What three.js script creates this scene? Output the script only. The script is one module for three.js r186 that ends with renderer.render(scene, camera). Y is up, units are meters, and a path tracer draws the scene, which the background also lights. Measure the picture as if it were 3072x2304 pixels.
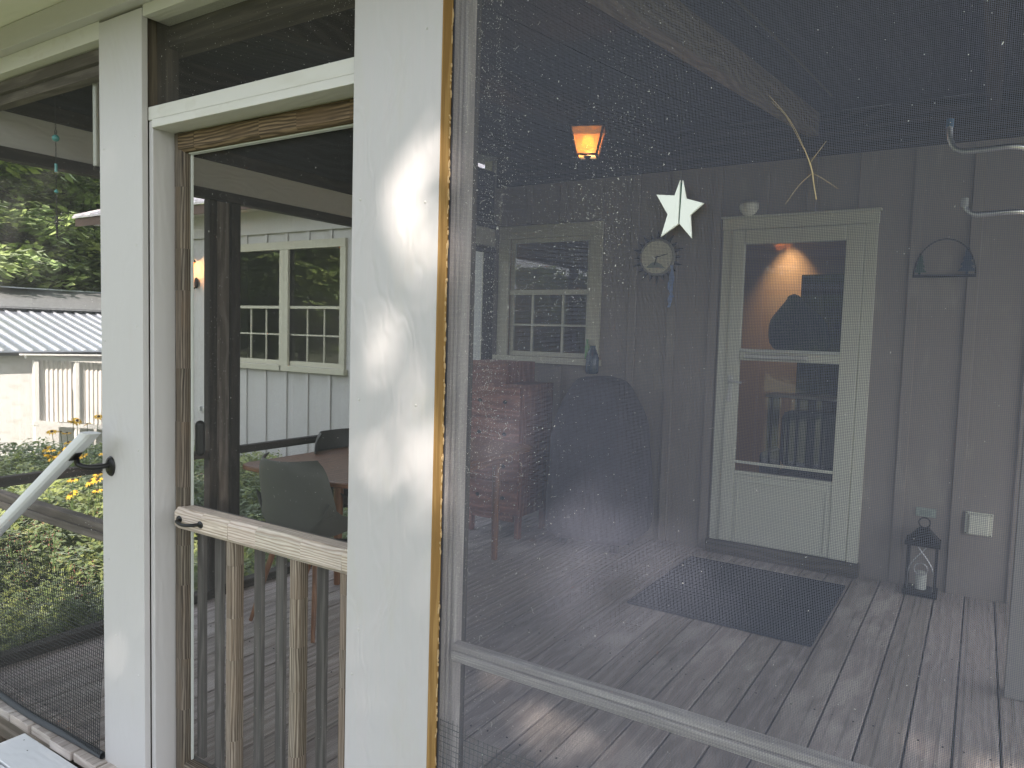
import * as THREE from 'three';
import { mergeGeometries, mergeVertices } from 'three/addons/utils/BufferGeometryUtils.js';
import { RoundedBoxGeometry } from 'three/addons/geometries/RoundedBoxGeometry.js';

{ const ni = THREE.BufferGeometry.prototype.toNonIndexed; THREE.BufferGeometry.prototype.toNonIndexed = function () { return this.index ? ni.call(this) : this; }; }
// ---------- camera, sky, sun, exposure ----------
const scene = new THREE.Scene();
const R = THREE.MathUtils.degToRad;
const camera = new THREE.PerspectiveCamera(55.19, 4 / 3, 0.05, 600);
camera.position.set(0, 1.48, 1.30);
camera.rotation.set(R(-3.894), R(32.545), R(1.668), 'YXZ');
scene.add(camera);
const renderer = new THREE.WebGLRenderer({ antialias: true });
renderer.setSize(1024, 768);
renderer.toneMapping = THREE.LinearToneMapping;
renderer.toneMappingExposure = 3.9;
renderer.shadowMap.enabled = true;
const SUN = new THREE.Vector3(0.42, 0.64, 0.64).normalize();
const sun = new THREE.DirectionalLight(new THREE.Color(1.0, 0.89, 0.78), 3.4);
sun.position.copy(SUN).multiplyScalar(40); sun.castShadow = true;
sun.shadow.mapSize.set(4096, 4096); sun.shadow.radius = 1.25;
Object.assign(sun.shadow.camera, { left: -22, right: 16, top: 18, bottom: -18, near: 1, far: 120 });
scene.add(sun, sun.target);

// ---------- noise and textures ----------
function rng(s) { return () => { s = (s + 0x6d2b79f5) | 0; let t = Math.imul(s ^ (s >>> 15), 1 | s); t = (t + Math.imul(t ^ (t >>> 7), 61 | t)) ^ t; return ((t ^ (t >>> 14)) >>> 0) / 4294967296; }; }
const rnd = rng(20240731);
const rr = (a, b) => a + (b - a) * rnd();
const pick = (a) => a[Math.floor(rnd() * a.length)];
const hash = (x, y, s) => { let h = Math.imul(x, 374761393) ^ Math.imul(y, 668265263) ^ Math.imul(s, 2147483647 - 7919); h = Math.imul(h ^ (h >>> 13), 1274126177); h ^= h >>> 16; return (h >>> 0) / 4294967296; };
const mod = (a, n) => ((a % n) + n) % n;
function vn(x, y, px, py, s) { const xi = Math.floor(x), yi = Math.floor(y), fx = x - xi, fy = y - yi, u = fx * fx * (3 - 2 * fx), v = fy * fy * (3 - 2 * fy);
  const a = hash(mod(xi, px), mod(yi, py), s), b = hash(mod(xi + 1, px), mod(yi, py), s), c = hash(mod(xi, px), mod(yi + 1, py), s), d = hash(mod(xi + 1, px), mod(yi + 1, py), s);
  return a + (b - a) * u + (c - a) * v + (a - b - c + d) * u * v; }
function fbm(x, y, px, py, s, o = 4) { let t = 0, a = 0.5, n = 0; for (let i = 0; i < o; i++) { t += a * vn(x, y, px, py, s + i); n += a; a *= 0.5; x *= 2; y *= 2; px *= 2; py *= 2; } return t / n; }
const enc = (c) => Math.max(0, Math.min(255, Math.round(255 * (c <= 0.0031308 ? 12.92 * c : 1.055 * Math.pow(c, 1 / 2.4) - 0.055))));
const sm = (a, b, x) => { const t = Math.max(0, Math.min(1, (x - a) / (b - a))); return t * t * (3 - 2 * t); };
const mix3 = (a, b, t) => [a[0] + (b[0] - a[0]) * t, a[1] + (b[1] - a[1]) * t, a[2] + (b[2] - a[2]) * t];
// fn(u,v) -> {c:[linear rgb], h:height 0..1, r:roughness}; size in metres
function surface(w, h, sx, sy, fn, { bump = 0.001, rough = 0.8, metal = 0, extra = {}, roughMap = false } = {}) {
  const C = new Uint8Array(w * h * 4), H = new Uint8Array(w * h * 4);
  for (let y = 0; y < h; y++) for (let x = 0; x < w; x++) { const o = fn(x / w, y / h), i = 4 * (y * w + x);
    C[i] = enc(o.c[0]); C[i + 1] = enc(o.c[1]); C[i + 2] = enc(o.c[2]); C[i + 3] = 255; const q = Math.max(0, Math.min(255, Math.round(255 * o.h))); H[i] = H[i + 1] = H[i + 2] = q; H[i + 3] = 255; }
  const mk = (d, s) => { const t = new THREE.DataTexture(d, w, h); t.wrapS = t.wrapT = THREE.RepeatWrapping; t.magFilter = THREE.LinearFilter; t.minFilter = THREE.LinearMipmapLinearFilter; t.generateMipmaps = true; t.repeat.set(1 / sx, 1 / sy); if (s) t.colorSpace = THREE.SRGBColorSpace; t.needsUpdate = true; return t; };
  const p = { map: mk(C, true), roughness: rough, metalness: metal, ...extra };
  if (bump > 0) { p.bumpMap = mk(H, false); p.bumpScale = bump; }
  return new THREE.MeshStandardMaterial(p);
}
function wood(seed, { c0, c1, c2, rings = 7, warp = 0.35, fib = 90, blot = 0.5, sx = 1.2, sy = 0.3, w = 768, h = 192, bump = 0.0012, rough = 0.82, crack = 0.0, sharp = 1 }) {
  return surface(w, h, sx, sy, (u, v) => {
    const wv = fbm(u * 3, v * 3, 3, 3, seed, 4) - 0.5, f = fbm(u * 6, v * fib, 6, fib, seed + 11, 3), ff = fbm(u * 24, v * fib * 1.5, 24, fib * 1.5, seed + 17, 2);
    const ring = Math.pow(0.5 + 0.5 * Math.sin(6.2832 * (v * rings + warp * 7 * wv)), sharp), b = fbm(u * 5, v * 3, 5, 3, seed + 23, 4);
    const g = sm(0.2, 0.95, 0.55 * ring + 0.6 * (f - 0.28)); let c = mix3(c0, c1, g); c = mix3(c, c2, sm(0.45, 0.8, b) * blot);
    const k = 0.82 + 0.36 * ff; c = [c[0] * k, c[1] * k, c[2] * k];
    const cr = crack * sm(0.72, 0.8, fbm(u * 2, v * fib * 0.5, 2, fib * 0.5, seed + 31, 2)); c = [c[0] * (1 - 0.7 * cr), c[1] * (1 - 0.7 * cr), c[2] * (1 - 0.7 * cr)];
    return { c, h: 0.35 + 0.35 * f + 0.3 * ring - 0.4 * cr };
  }, { bump, rough });
}
function paint(seed, base, { grain = 60, dirt = 0.12, bump = 0.0009, rough = 0.55, swirl = 0.6, dirtC = [0.42, 0.4, 0.33], chips = 0 } = {}) {
  return surface(768, 384, 1.2, 0.6, (u, v) => {
    const wv = fbm(u * 4, v * 4, 4, 4, seed, 4) - 0.5, ring = 0.5 + 0.5 * Math.sin(6.2832 * (v * 14 + swirl * 9 * wv)), f = fbm(u * 6, v * grain, 6, grain, seed + 5, 3);
    const d = sm(0.55, 0.85, fbm(u * 7, v * 9, 7, 9, seed + 9, 5)) * dirt + 0.06 * (f - 0.5), sp = hash(Math.floor(u * 768), Math.floor(v * 384), seed + 77) > 0.9993 ? 0.5 : 0;
    const cp = chips * sm(0.7, 0.73, fbm(u * 20, v * 14, 20, 14, seed + 41, 3));
    let c = mix3(base, dirtC, Math.max(0, d) + sp); c = mix3(c, [0.28, 0.24, 0.18], cp);
    return { c, h: 0.45 + 0.3 * (f - 0.5) + 0.4 * (ring - 0.5) - 0.4 * cp };
  }, { bump, rough });
}
const plain = (r, g, b, rough = 0.6, metal = 0, extra = {}) => { const m = new THREE.MeshStandardMaterial({ roughness: rough, metalness: metal, ...extra }); m.color.setRGB(r, g, b); return m; };
const phys = (r, g, b, o = {}) => { const m = new THREE.MeshPhysicalMaterial(o); m.color.setRGB(r, g, b); return m; };
const tinted = (m, k) => { const t = m.clone(); t.color.setRGB(k[0], k[1], k[2]); return t; };

const M = {
  white: paint(3, [0.48, 0.467, 0.474], { dirt: 0.10 }),
  post: paint(8, [0.465, 0.452, 0.462], { dirt: 0.2, bump: 0.0019, swirl: 0.9, grain: 80 }),
  trim: paint(14, [0.56, 0.555, 0.525], { dirt: 0.25, bump: 0.0014, chips: 0.08 }),
  soffit: paint(21, [0.70, 0.69, 0.62], { dirt: 0.12, bump: 0.0004 }),
  landing: paint(27, [0.60, 0.61, 0.64], { dirt: 0.25, bump: 0.001, rough: 0.5 }),
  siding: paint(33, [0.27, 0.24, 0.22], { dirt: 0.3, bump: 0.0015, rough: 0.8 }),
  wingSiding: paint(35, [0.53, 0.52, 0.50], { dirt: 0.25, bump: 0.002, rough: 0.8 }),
  cream: paint(39, [0.50, 0.485, 0.38], { dirt: 0.15, bump: 0.0004 }),
  doorWhite: paint(44, [0.62, 0.63, 0.545], { dirt: 0.1, bump: 0.0003, rough: 0.4 }),
  wornWood: [wood(101, { c0: [0.05, 0.039, 0.03], c1: [0.225, 0.19, 0.155], c2: [0.13, 0.095, 0.065], rings: 19, warp: 0.25, sharp: 0.6, fib: 110, bump: 0.0016, crack: 0.9, blot: 0.6, sx: 0.7, sy: 0.14, w: 640, h: 256 }),
    wood(131, { c0: [0.085, 0.064, 0.047], c1: [0.40, 0.345, 0.285], c2: [0.20, 0.15, 0.11], rings: 21, warp: 0.25, sharp: 0.5, fib: 110, bump: 0.0016, crack: 0.8, blot: 0.55, sx: 0.7, sy: 0.14, w: 640, h: 256 })],
  paleWood: [wood(161, { c0: [0.36, 0.29, 0.23], c1: [0.66, 0.60, 0.53], c2: [0.56, 0.49, 0.42], rings: 17, warp: 0.4, sharp: 0.45, fib: 100, bump: 0.0014, crack: 0.4, blot: 0.4, sx: 0.7, sy: 0.14, w: 640, h: 256 })],
  topWood: [wood(181, { c0: [0.05, 0.032, 0.015], c1: [0.25, 0.175, 0.10], c2: [0.11, 0.07, 0.035], rings: 14, warp: 0.35, sharp: 0.6, fib: 60, bump: 0.0008, blot: 0.7, sx: 0.7, sy: 0.14, w: 640, h: 256 }),
    wood(191, { c0: [0.07, 0.045, 0.022], c1: [0.28, 0.20, 0.12], c2: [0.14, 0.09, 0.05], rings: 15, warp: 0.3, sharp: 0.6, fib: 60, bump: 0.0008, blot: 0.6, sx: 0.7, sy: 0.14, w: 640, h: 256 })],
  deck: [wood(201, { c0: [0.31, 0.27, 0.255], c1: [0.43, 0.385, 0.365], c2: [0.53, 0.485, 0.465], rings: 5, bump: 0.0012, blot: 0.8, crack: 0.4 }),
    wood(211, { c0: [0.32, 0.275, 0.255], c1: [0.46, 0.415, 0.395], c2: [0.36, 0.315, 0.29], rings: 7, bump: 0.0012, blot: 0.7, crack: 0.5 }),
    wood(221, { c0: [0.29, 0.25, 0.235], c1: [0.41, 0.37, 0.35], c2: [0.55, 0.505, 0.485], rings: 4, bump: 0.0012, blot: 0.8, crack: 0.4 })],
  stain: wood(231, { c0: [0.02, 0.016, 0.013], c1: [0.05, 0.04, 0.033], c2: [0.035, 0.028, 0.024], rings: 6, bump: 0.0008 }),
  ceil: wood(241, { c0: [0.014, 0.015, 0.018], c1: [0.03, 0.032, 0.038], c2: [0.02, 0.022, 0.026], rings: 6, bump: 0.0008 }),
  rafter: wood(251, { c0: [0.06, 0.05, 0.04], c1: [0.12, 0.102, 0.08], c2: [0.085, 0.07, 0.055], rings: 6, bump: 0.0008 }),
  beam: wood(255, { c0: [0.15, 0.118, 0.088], c1: [0.28, 0.23, 0.178], c2: [0.21, 0.17, 0.13], rings: 7, bump: 0.0008 }),
  rawEdge: wood(261, { c0: [0.28, 0.16, 0.05], c1: [0.46, 0.29, 0.11], c2: [0.34, 0.20, 0.07], rings: 3, sy: 0.1, bump: 0.001 }),
  grayRail: wood(271, { c0: [0.48, 0.44, 0.42], c1: [0.70, 0.66, 0.64], c2: [0.60, 0.555, 0.53], rings: 5, bump: 0.001 }),
  brownRail: wood(281, { c0: [0.11, 0.092, 0.078], c1: [0.23, 0.20, 0.175], c2: [0.16, 0.135, 0.115], rings: 5, bump: 0.001 }),
  slat: wood(291, { c0: [0.09, 0.082, 0.076], c1: [0.20, 0.185, 0.17], c2: [0.14, 0.126, 0.115], rings: 8, bump: 0.0012, blot: 0.4 }),
  walnut: wood(301, { c0: [0.17, 0.075, 0.036], c1: [0.31, 0.155, 0.082], c2: [0.23, 0.11, 0.056], rings: 9, bump: 0.0002, rough: 0.35 }),
  chest: wood(311, { c0: [0.19, 0.085, 0.065], c1: [0.32, 0.155, 0.12], c2: [0.25, 0.12, 0.095], rings: 5, bump: 0.0006, rough: 0.6 }),
  black: plain(0.012, 0.012, 0.013, 0.4, 0.3),
  nail: plain(0.5, 0.49, 0.48, 0.5),
  iron: plain(0.02, 0.02, 0.021, 0.5, 0.6),
  charcoal: plain(0.118, 0.126, 0.172, 0.75),
  fine: plain(0.085, 0.088, 0.09, 0.8),
  alu: plain(0.62, 0.63, 0.63, 0.35, 0.6),
  steel: plain(0.62, 0.63, 0.65, 0.3, 1),
  bead: plain(0.55, 0.58, 0.56, 0.45),
  lint: plain(0.75, 0.74, 0.70, 0.9),
  thread: plain(0.7, 0.72, 0.75, 0.6),
  starWhite: plain(0.8, 0.83, 0.80, 0.5),
  glass: phys(1, 1, 1, { transmission: 1, thickness: 0, roughness: 0.01, ior: 1.5, metalness: 0 }),
};

// ---------- builders ----------
const baseOf = new WeakMap(), used = new Map();
function numbered(n) { const k = used.get(n) || 0; used.set(n, k + 1); return k ? n + '_' + String(k).padStart(3, '0') : n; }
function tag(o, label, category, group, kind) { if (label) o.userData.label = label; if (category) o.userData.category = category; if (group) o.userData.group = group; if (kind) o.userData.kind = kind; return o; }
function thing(name, label, category, base = [0, 0, 0], group) { const g = new THREE.Group(); g.name = numbered(name); g.position.set(...base); baseOf.set(g, base); scene.add(g); return tag(g, label, category, group); }
function struct(name, base = [0, 0, 0]) { const g = new THREE.Group(); g.name = name; g.position.set(...base); baseOf.set(g, base); scene.add(g); g.userData.kind = 'structure'; return g; }
// geometry in world metres; parents carry their own base
function part(name, geo, mat, parent, label) { const m = new THREE.Mesh(geo, mat); m.name = name; m.castShadow = m.receiveShadow = true; const b = baseOf.get(parent); if (b) m.position.set(-b[0], -b[1], -b[2]); parent.add(m); if (label) m.userData.label = label; return m; }
function single(name, geo, mat, label, category, base, group) { const m = new THREE.Mesh(geo, mat); m.name = numbered(name); geo.translate(-base[0], -base[1], -base[2]); m.position.set(...base); m.castShadow = m.receiveShadow = true; scene.add(m); return tag(m, label, category, group); }
function sub(name, parent, label) { const g = new THREE.Group(); g.name = name; const b = baseOf.get(parent); if (b) g.position.set(-b[0], -b[1], -b[2]); parent.add(g); if (label) g.userData.label = label; return g; }
// box-projected uv in metres, u along the grain axis
function uvBox(g, grain = 'y', seed) {
  if (g.index) g = g.toNonIndexed(); const P = g.attributes.position, n = P.count, uv = new Float32Array(2 * n), ou = seed === undefined ? rr(0, 7) : seed, ov = seed === undefined ? rr(0, 7) : seed * 1.7;
  const a = new THREE.Vector3(), b = new THREE.Vector3(), c = new THREE.Vector3(), N = new THREE.Vector3();
  for (let i = 0; i < n; i += 3) { a.fromBufferAttribute(P, i); b.fromBufferAttribute(P, i + 1); c.fromBufferAttribute(P, i + 2); N.copy(b).sub(a).cross(c.clone().sub(a));
    const ax = Math.abs(N.x), ay = Math.abs(N.y), az = Math.abs(N.z), d = ax > ay && ax > az ? 'x' : ay > az ? 'y' : 'z', rest = ['x', 'y', 'z'].filter((k) => k !== d);
    let U = grain, V = rest.find((k) => k !== grain); if (d === grain) { U = rest[0]; V = rest[1]; }
    [a, b, c].forEach((p, j) => { uv[2 * (i + j)] = p[U] + ou; uv[2 * (i + j) + 1] = p[V] + ov; }); }
  g.setAttribute('uv', new THREE.BufferAttribute(uv, 2)); return g;
}
function boxG(x0, x1, y0, y1, z0, z1, r = 0, grain = 'y', seed) {
  const w = x1 - x0, h = y1 - y0, d = z1 - z0; let g = r > 0 ? new RoundedBoxGeometry(w, h, d, 1, Math.min(r, w / 2.05, h / 2.05, d / 2.05)) : new THREE.BoxGeometry(w, h, d);
  g.translate((x0 + x1) / 2, (y0 + y1) / 2, (z0 + z1) / 2); return uvBox(g, grain, seed);
}
const box = (name, parent, mat, x0, x1, y0, y1, z0, z1, r = 0, grain = 'y', label) => part(name, boxG(x0, x1, y0, y1, z0, z1, r, grain), mat, parent, label);
const V = (x, y, z) => new THREE.Vector3(x, y, z);
const tubeG = (pts, r, seg = 12, rad = 6, closed = false) => new THREE.TubeGeometry(pts.length === 2 ? new THREE.LineCurve3(pts[0], pts[1]) : new THREE.CatmullRomCurve3(pts, closed), seg, r, rad, closed).toNonIndexed();
const cap = (p, r) => new THREE.SphereGeometry(r, 8, 6).translate(p.x, p.y, p.z).toNonIndexed();
const strip = (g) => { const o = g.index ? g.toNonIndexed() : g; return o; };
const merge = (a) => mergeGeometries(a.map(strip).map((g) => { for (const k of Object.keys(g.attributes)) if (!['position', 'normal', 'uv', 'color'].includes(k)) g.deleteAttribute(k); return g; }));
const latheG = (pts, x, y, z, seg = 20) => new THREE.LatheGeometry(pts.map((p) => new THREE.Vector2(p[0], p[1])), seg).translate(x, y, z).toNonIndexed();
// oriented bar between two points with a w x h section
function barG(a, b, w, h, grain = 'y') { const L = a.distanceTo(b); let g = uvBox(new THREE.BoxGeometry(w, L, h), 'y'); const q = new THREE.Quaternion().setFromUnitVectors(V(0, 1, 0), b.clone().sub(a).normalize()); g.applyQuaternion(q); const c = a.clone().add(b).multiplyScalar(0.5); g.translate(c.x, c.y, c.z); return g; }
// woven screen cloth: real threads, u axis 'x' or 'z', plane at w
function screenG(axis, u0, u1, y0, y1, w, pitch, tw, td, bow = 0) {
  const pos = [], nor = [], idx = []; let k = 0;
  const put = (u, y, d) => { if (axis === 'x') pos.push(u, y, w + d); else pos.push(w + d, y, u); };
  const quad = (p, n) => { for (const q of p) { put(...q); if (axis === 'x') nor.push(n[0], n[1], n[2]); else nor.push(n[2], n[1], n[0]); } idx.push(k, k + 1, k + 2, k, k + 2, k + 3); k += 4; };
  const nu = Math.floor((u1 - u0) / pitch), ny = Math.floor((y1 - y0) / pitch), h = tw / 2, t = td / 2;
  for (let i = 0; i <= nu; i++) { const u = u0 + i * pitch + rr(-0.08, 0.08) * pitch;
    quad([[u - h, y0, t], [u + h, y0, t], [u + h, y1, t], [u - h, y1, t]], [0, 0, 1]); quad([[u + h, y0, -t], [u - h, y0, -t], [u - h, y1, -t], [u + h, y1, -t]], [0, 0, -1]);
    quad([[u + h, y0, t], [u + h, y0, -t], [u + h, y1, -t], [u + h, y1, t]], [1, 0, 0]); quad([[u - h, y0, -t], [u - h, y0, t], [u - h, y1, t], [u - h, y1, -t]], [-1, 0, 0]); }
  for (let i = 0; i <= ny; i++) { const y = y0 + i * pitch + rr(-0.08, 0.08) * pitch, e = t * 1.1;
    quad([[u0, y - h, e], [u1, y - h, e], [u1, y + h, e], [u0, y + h, e]], [0, 0, 1]); quad([[u1, y - h, -e], [u0, y - h, -e], [u0, y + h, -e], [u1, y + h, -e]], [0, 0, -1]);
    quad([[u0, y + h, e], [u1, y + h, e], [u1, y + h, -e], [u0, y + h, -e]], [0, 1, 0]); quad([[u0, y - h, -e], [u1, y - h, -e], [u1, y - h, e], [u0, y - h, e]], [0, -1, 0]); }
  const g = new THREE.BufferGeometry(); g.setAttribute('position', new THREE.Float32BufferAttribute(pos, 3)); g.setAttribute('normal', new THREE.Float32BufferAttribute(nor, 3)); g.setIndex(idx); return g;
}
function stuff(m) { m.userData.kind = 'stuff'; return m; }
// flecks of pollen, fluff and cobweb caught on a screen
function fleckG(n, spot, z, s0 = 0.0005, s1 = 0.0013) {
  const a = []; const o = new THREE.TetrahedronGeometry(1).toNonIndexed(); o.deleteAttribute('uv');
  for (let i = 0; i < n; i++) { const [x, y] = spot(), s = s0 + (s1 - s0) * Math.pow(rnd(), 3), g = o.clone(), st = rnd() < 0.2 ? rr(1.8, 4) : rr(0.7, 1.5); g.scale(s * (rnd() < 0.5 ? st : 1 / Math.sqrt(st)), s, s * 0.6); g.rotateZ(rr(0, 6.28)); g.translate(x, y, z + s * 0.4); a.push(g); }
  return mergeGeometries(a);
}
function webG(n, spot, z, len) { const a = []; for (let i = 0; i < n; i++) { let [x, y] = spot(), ang = rr(0, 6.28); const pts = [V(x, y, z)]; const m = 3 + Math.floor(rnd() * 4); for (let k = 0; k < m; k++) { ang += rr(-1, 1); x += Math.cos(ang) * len / m; y += Math.sin(ang) * len / m; pts.push(V(x, y, z + rr(0, 0.0015))); } const g = tubeG(pts, rr(0.00014, 0.00028), 6, 3); g.deleteAttribute('uv'); a.push(g); } return mergeGeometries(a); }

// ---------- sky ----------
{ const w = 256, h = 128, d = new Float32Array(w * h * 4);
  for (let y = 0; y < h; y++) for (let x = 0; x < w; x++) { const el = Math.max(0, Math.sin(((y + 0.5) / h - 0.5) * Math.PI)), t = Math.pow(el, 0.45), n = fbm(x / w * 8, y / h * 8, 8, 8, 5, 4), c = mix3([0.80, 0.81, 0.80], [0.40, 0.48, 0.62], t), cl = sm(0.40, 0.62, n) * 0.8, q = mix3(c, [0.80, 0.80, 0.79], cl), i = 4 * (y * w + x); d[i] = q[0]; d[i + 1] = q[1]; d[i + 2] = q[2]; d[i + 3] = 1; }
  const t = new THREE.DataTexture(d, w, h, THREE.RGBAFormat, THREE.FloatType); t.mapping = THREE.EquirectangularReflectionMapping; t.magFilter = THREE.LinearFilter; t.minFilter = THREE.LinearFilter; t.needsUpdate = true; scene.background = t; scene.environment = t; scene.environmentIntensity = 1.0; scene.backgroundIntensity = 1.0; }

// ---------- ground ----------
const groundY = (x, z) => { const k = sm(-3.3, -5.2, x); let y = -0.42 + (-0.95 + 0.42) * (x < -3.3 ? k : 0); return y + 0.03 * Math.sin(x * 1.7 + z) + 0.02 * Math.sin(z * 2.3); };
{ const lawn = surface(512, 512, 2.4, 2.4, (u, v) => { const a = fbm(u * 10, v * 10, 10, 10, 71, 5), b = fbm(u * 60, v * 60, 60, 60, 73, 2); return { c: mix3(mix3([0.07, 0.085, 0.035], [0.14, 0.16, 0.07], a), [0.10, 0.085, 0.04], sm(0.55, 0.8, b) * 0.5), h: b }; }, { bump: 0.02, rough: 0.95 });
  const xs = [], zs = []; for (let i = -14; i <= 14; i += 0.5) { xs.push(i); zs.push(i); } for (const e of [20, 35, 70, 150, 300]) { xs.push(e); xs.unshift(-e); zs.push(e); zs.unshift(-e); }
  const pos = [], uv = [], idx = []; const n = xs.length; zs.forEach((z) => xs.forEach((x) => { pos.push(x, groundY(x, z), z); uv.push(x, z); }));
  for (let j = 0; j < n - 1; j++) for (let i = 0; i < n - 1; i++) { const a = j * n + i; idx.push(a, a + n, a + 1, a + 1, a + n, a + n + 1); }
  const g = new THREE.BufferGeometry(); g.setAttribute('position', new THREE.Float32BufferAttribute(pos, 3)); g.setAttribute('uv', new THREE.Float32BufferAttribute(uv, 2)); g.setIndex(idx); g.computeVertexNormals();
  const m = new THREE.Mesh(g, lawn); m.name = 'ground'; m.receiveShadow = true; m.userData.kind = 'structure'; scene.add(m); }

// ---------- deck floor: boards run away from the screen wall ----------
const deck = struct('deck_floor', [-1, 0, -1.9]);
for (let i = -23; i < 12; i++) { const x0 = -0.005 + i * 0.15 + 0.004, x1 = x0 + 0.142, y = rr(-0.003, 0); box('deck_board', deck, tinted(M.deck[Math.floor(rnd() * 3)], [rr(0.86, 1.12)].flatMap((v) => [v, v * rr(0.985, 1.01), v * rr(0.97, 1.01)])), x0, x1, -0.032 + y, y, -3.8, 0.045 + rr(-0.006, 0.004), 0.003, 'z'); }
{ const a = []; for (let i = -23; i < 12; i++) for (const z of [-0.06, -0.9, -1.8, -2.7, -3.6]) for (const d of [0.03, 0.115]) { const g = new THREE.CylinderGeometry(0.0038, 0.0038, 0.002, 6).toNonIndexed(); g.translate(-0.001 + i * 0.15 + d + rr(-0.006, 0.006), 0.0004, z + rr(-0.008, 0.008)); a.push(g); } const m = part('screw_heads', mergeGeometries(a), M.iron, deck); m.userData.kind = 'stuff'; }
for (const z of [-0.06, -0.9, -1.8, -2.7, -3.6]) box('joist', deck, M.brownRail, -3.44, 1.75, -0.22, -0.036, z - 0.02, z + 0.02, 0, 'x');
for (const [x, z] of [[-3.4, -0.1], [-3.4, -3.6], [-1.2, -0.1], [1.6, -0.1], [1.6, -3.6], [-1.2, -3.6]]) box('pier', deck, M.brownRail, x - 0.05, x + 0.05, -1.0, -0.22, z - 0.05, z + 0.05, 0, 'y');

// ---------- screened porch ----------
const porch = thing('screened_porch', 'white framed screened porch with wide painted post and dark screens', 'porch', [-1, 0, 0]);
const roofY = (z) => 2.38 - 0.111 * z;
{ // front frame
  box('front_post', porch, M.white, -2.425, -2.187, -0.02, 2.425, -0.02, 0, 0.002, 'y', 'narrow white painted post with the handrail bracket');
  box('post_core', porch, M.rafter, -2.41, -2.20, -0.02, 2.44, -0.13, -0.022, 0, 'y');
  box('front_post', porch, M.post, -1.303, -1.037, -0.02, 2.43, -0.034, 0, 0.003, 'y', 'wide white painted post with grain relief');
  box('raw_board_edge', porch, M.rawEdge, -1.037, -1.0345, -0.02, 2.43, -0.034, -0.001, 0, 'y', 'unpainted yellow brown edge of the wide post');
  box('post_core', porch, M.rafter, -1.20, -1.04, -0.02, 2.44, -0.15, -0.036, 0, 'y');
  { // dried adhesive squeezed out along the raw edge
    const a = []; for (let i = 0; i < 170; i++) { const y = 0.3 + 1.9 * rnd(), s = rr(0.0012, 0.0034), g = new THREE.IcosahedronGeometry(1, 0).toNonIndexed(); g.deleteAttribute('uv'); g.scale(s * 0.6, s * rr(1, 4), s); g.translate(-1.034, y, -0.032 + rr(-0.002, 0.003)); a.push(g); }
    part('adhesive_bead', mergeGeometries(a), plain(0.5, 0.36, 0.2, 0.9), porch).userData.kind = 'stuff'; }
  // nail heads
  const nail = new THREE.SphereGeometry(0.0032, 8, 6); nail.scale(1, 1, 0.45);
  for (const [x, y] of [[-1.275, 1.79], [-1.075, 1.77], [-1.27, 1.31], [-1.09, 1.31], [-1.26, 0.74], [-1.28, 0.62], [-1.08, 2.15], [-2.22, 2.05], [-2.40, 2.03], [-2.22, 1.72], [-2.40, 1.42], [-2.22, 1.47], [-2.215, 1.08], [-2.40, 1.05], [-2.22, 0.77], [-2.39, 0.7], [-2.35, 0.45], [-2.22, 0.35]]) { const m = part('nail_head', nail, M.nail, porch); m.position.add(V(x, y, 0.0005)); }
  // header, trims, soffit
  box('header_beam', porch, M.white, -4.2, 1.9, 2.435, 2.513, -0.09, 0.032, 0.002, 'x');
  box('header_trim', porch, M.trim, -3.5, -2.427, 2.378, 2.4345, -0.09, -0.003, 0.002, 'x'); box('header_trim', porch, M.trim, -2.186, -1.304, 2.40, 2.4345, -0.09, -0.003, 0.002, 'x'); box('header_trim', porch, M.trim, -1.034, 1.8, 2.40, 2.4345, -0.09, -0.03, 0.002, 'x');
  box('soffit', porch, M.soffit, -4.3, 2.0, 2.515, 2.53, 0.0, 0.40, 0, 'x'); box('eave_fascia', porch, M.white, -4.3, 2.0, 2.47, 2.60, 0.402, 0.425, 0.002, 'x');
  // door head and jambs
  box('door_head', porch, M.trim, -2.186, -1.305, 2.0965, 2.137, -0.10, -0.019, 0.0025, 'x', 'white painted cross beam over the screen door');
  box('head_jamb', porch, M.trim, -2.164, -1.2, 2.072, 2.096, -0.13, -0.0165, 0.002, 'x');
  box('door_jamb', porch, M.white, -2.186, -2.165, -0.02, 2.0955, -0.13, -0.022, 0.002, 'y'); box('door_jamb', porch, M.white, -1.222, -1.2005, -0.02, 2.071, -0.13, -0.036, 0.002, 'y');
  box('threshold', porch, M.grayRail, -2.16, -1.22, 0.001, 0.012, -0.16, 0.03, 0.003, 'x');
  // transom screen
  stuff(part('transom_screen', screenG('x', -2.186, -1.2, 2.137, 2.40, -0.05, 0.0019, 0.00020, 0.0001), M.fine, porch));
  box('inner_header', porch, M.rafter, -3.44, 1.7, 2.34, 2.432, -0.17, -0.092, 0, 'x');
  // right hand screen: frame and rails stand behind the cloth
  const sx = -1.0, st = part('screen_stile', mergeGeometries([boxG(-1.0335, -1.0225, 0, 2.4, -0.085, -0.0395, 0.002, 'y'), boxG(-1.022, -1.0145, 0, 2.4, -0.085, -0.046, 0.002, 'y'), boxG(-1.014, -1.005, 0, 2.4, -0.085, -0.0525, 0.002, 'y')]), M.grayRail, porch);
  const railG = (x0, x1) => mergeGeometries([boxG(x0, x1, 0.737, 0.753, -0.075, -0.046, 0.003, 'x'), boxG(x0, x1, 0.7185, 0.736, -0.075, -0.0405, 0.003, 'x'), boxG(x0, x1, 0.709, 0.7175, -0.075, -0.049, 0.003, 'x')]);
  part('screen_rail', railG(-1.0045, 1.7), M.grayRail, porch, 'weathered grey rail behind the big screen');
  stuff(part('big_screen', screenG('x', -1.0335, 1.7, 0.0, 2.41, -0.036, 0.0027, 0.00058, 0.0002), M.charcoal, porch)).userData.label = 'large dusty grey insect screen';
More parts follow.
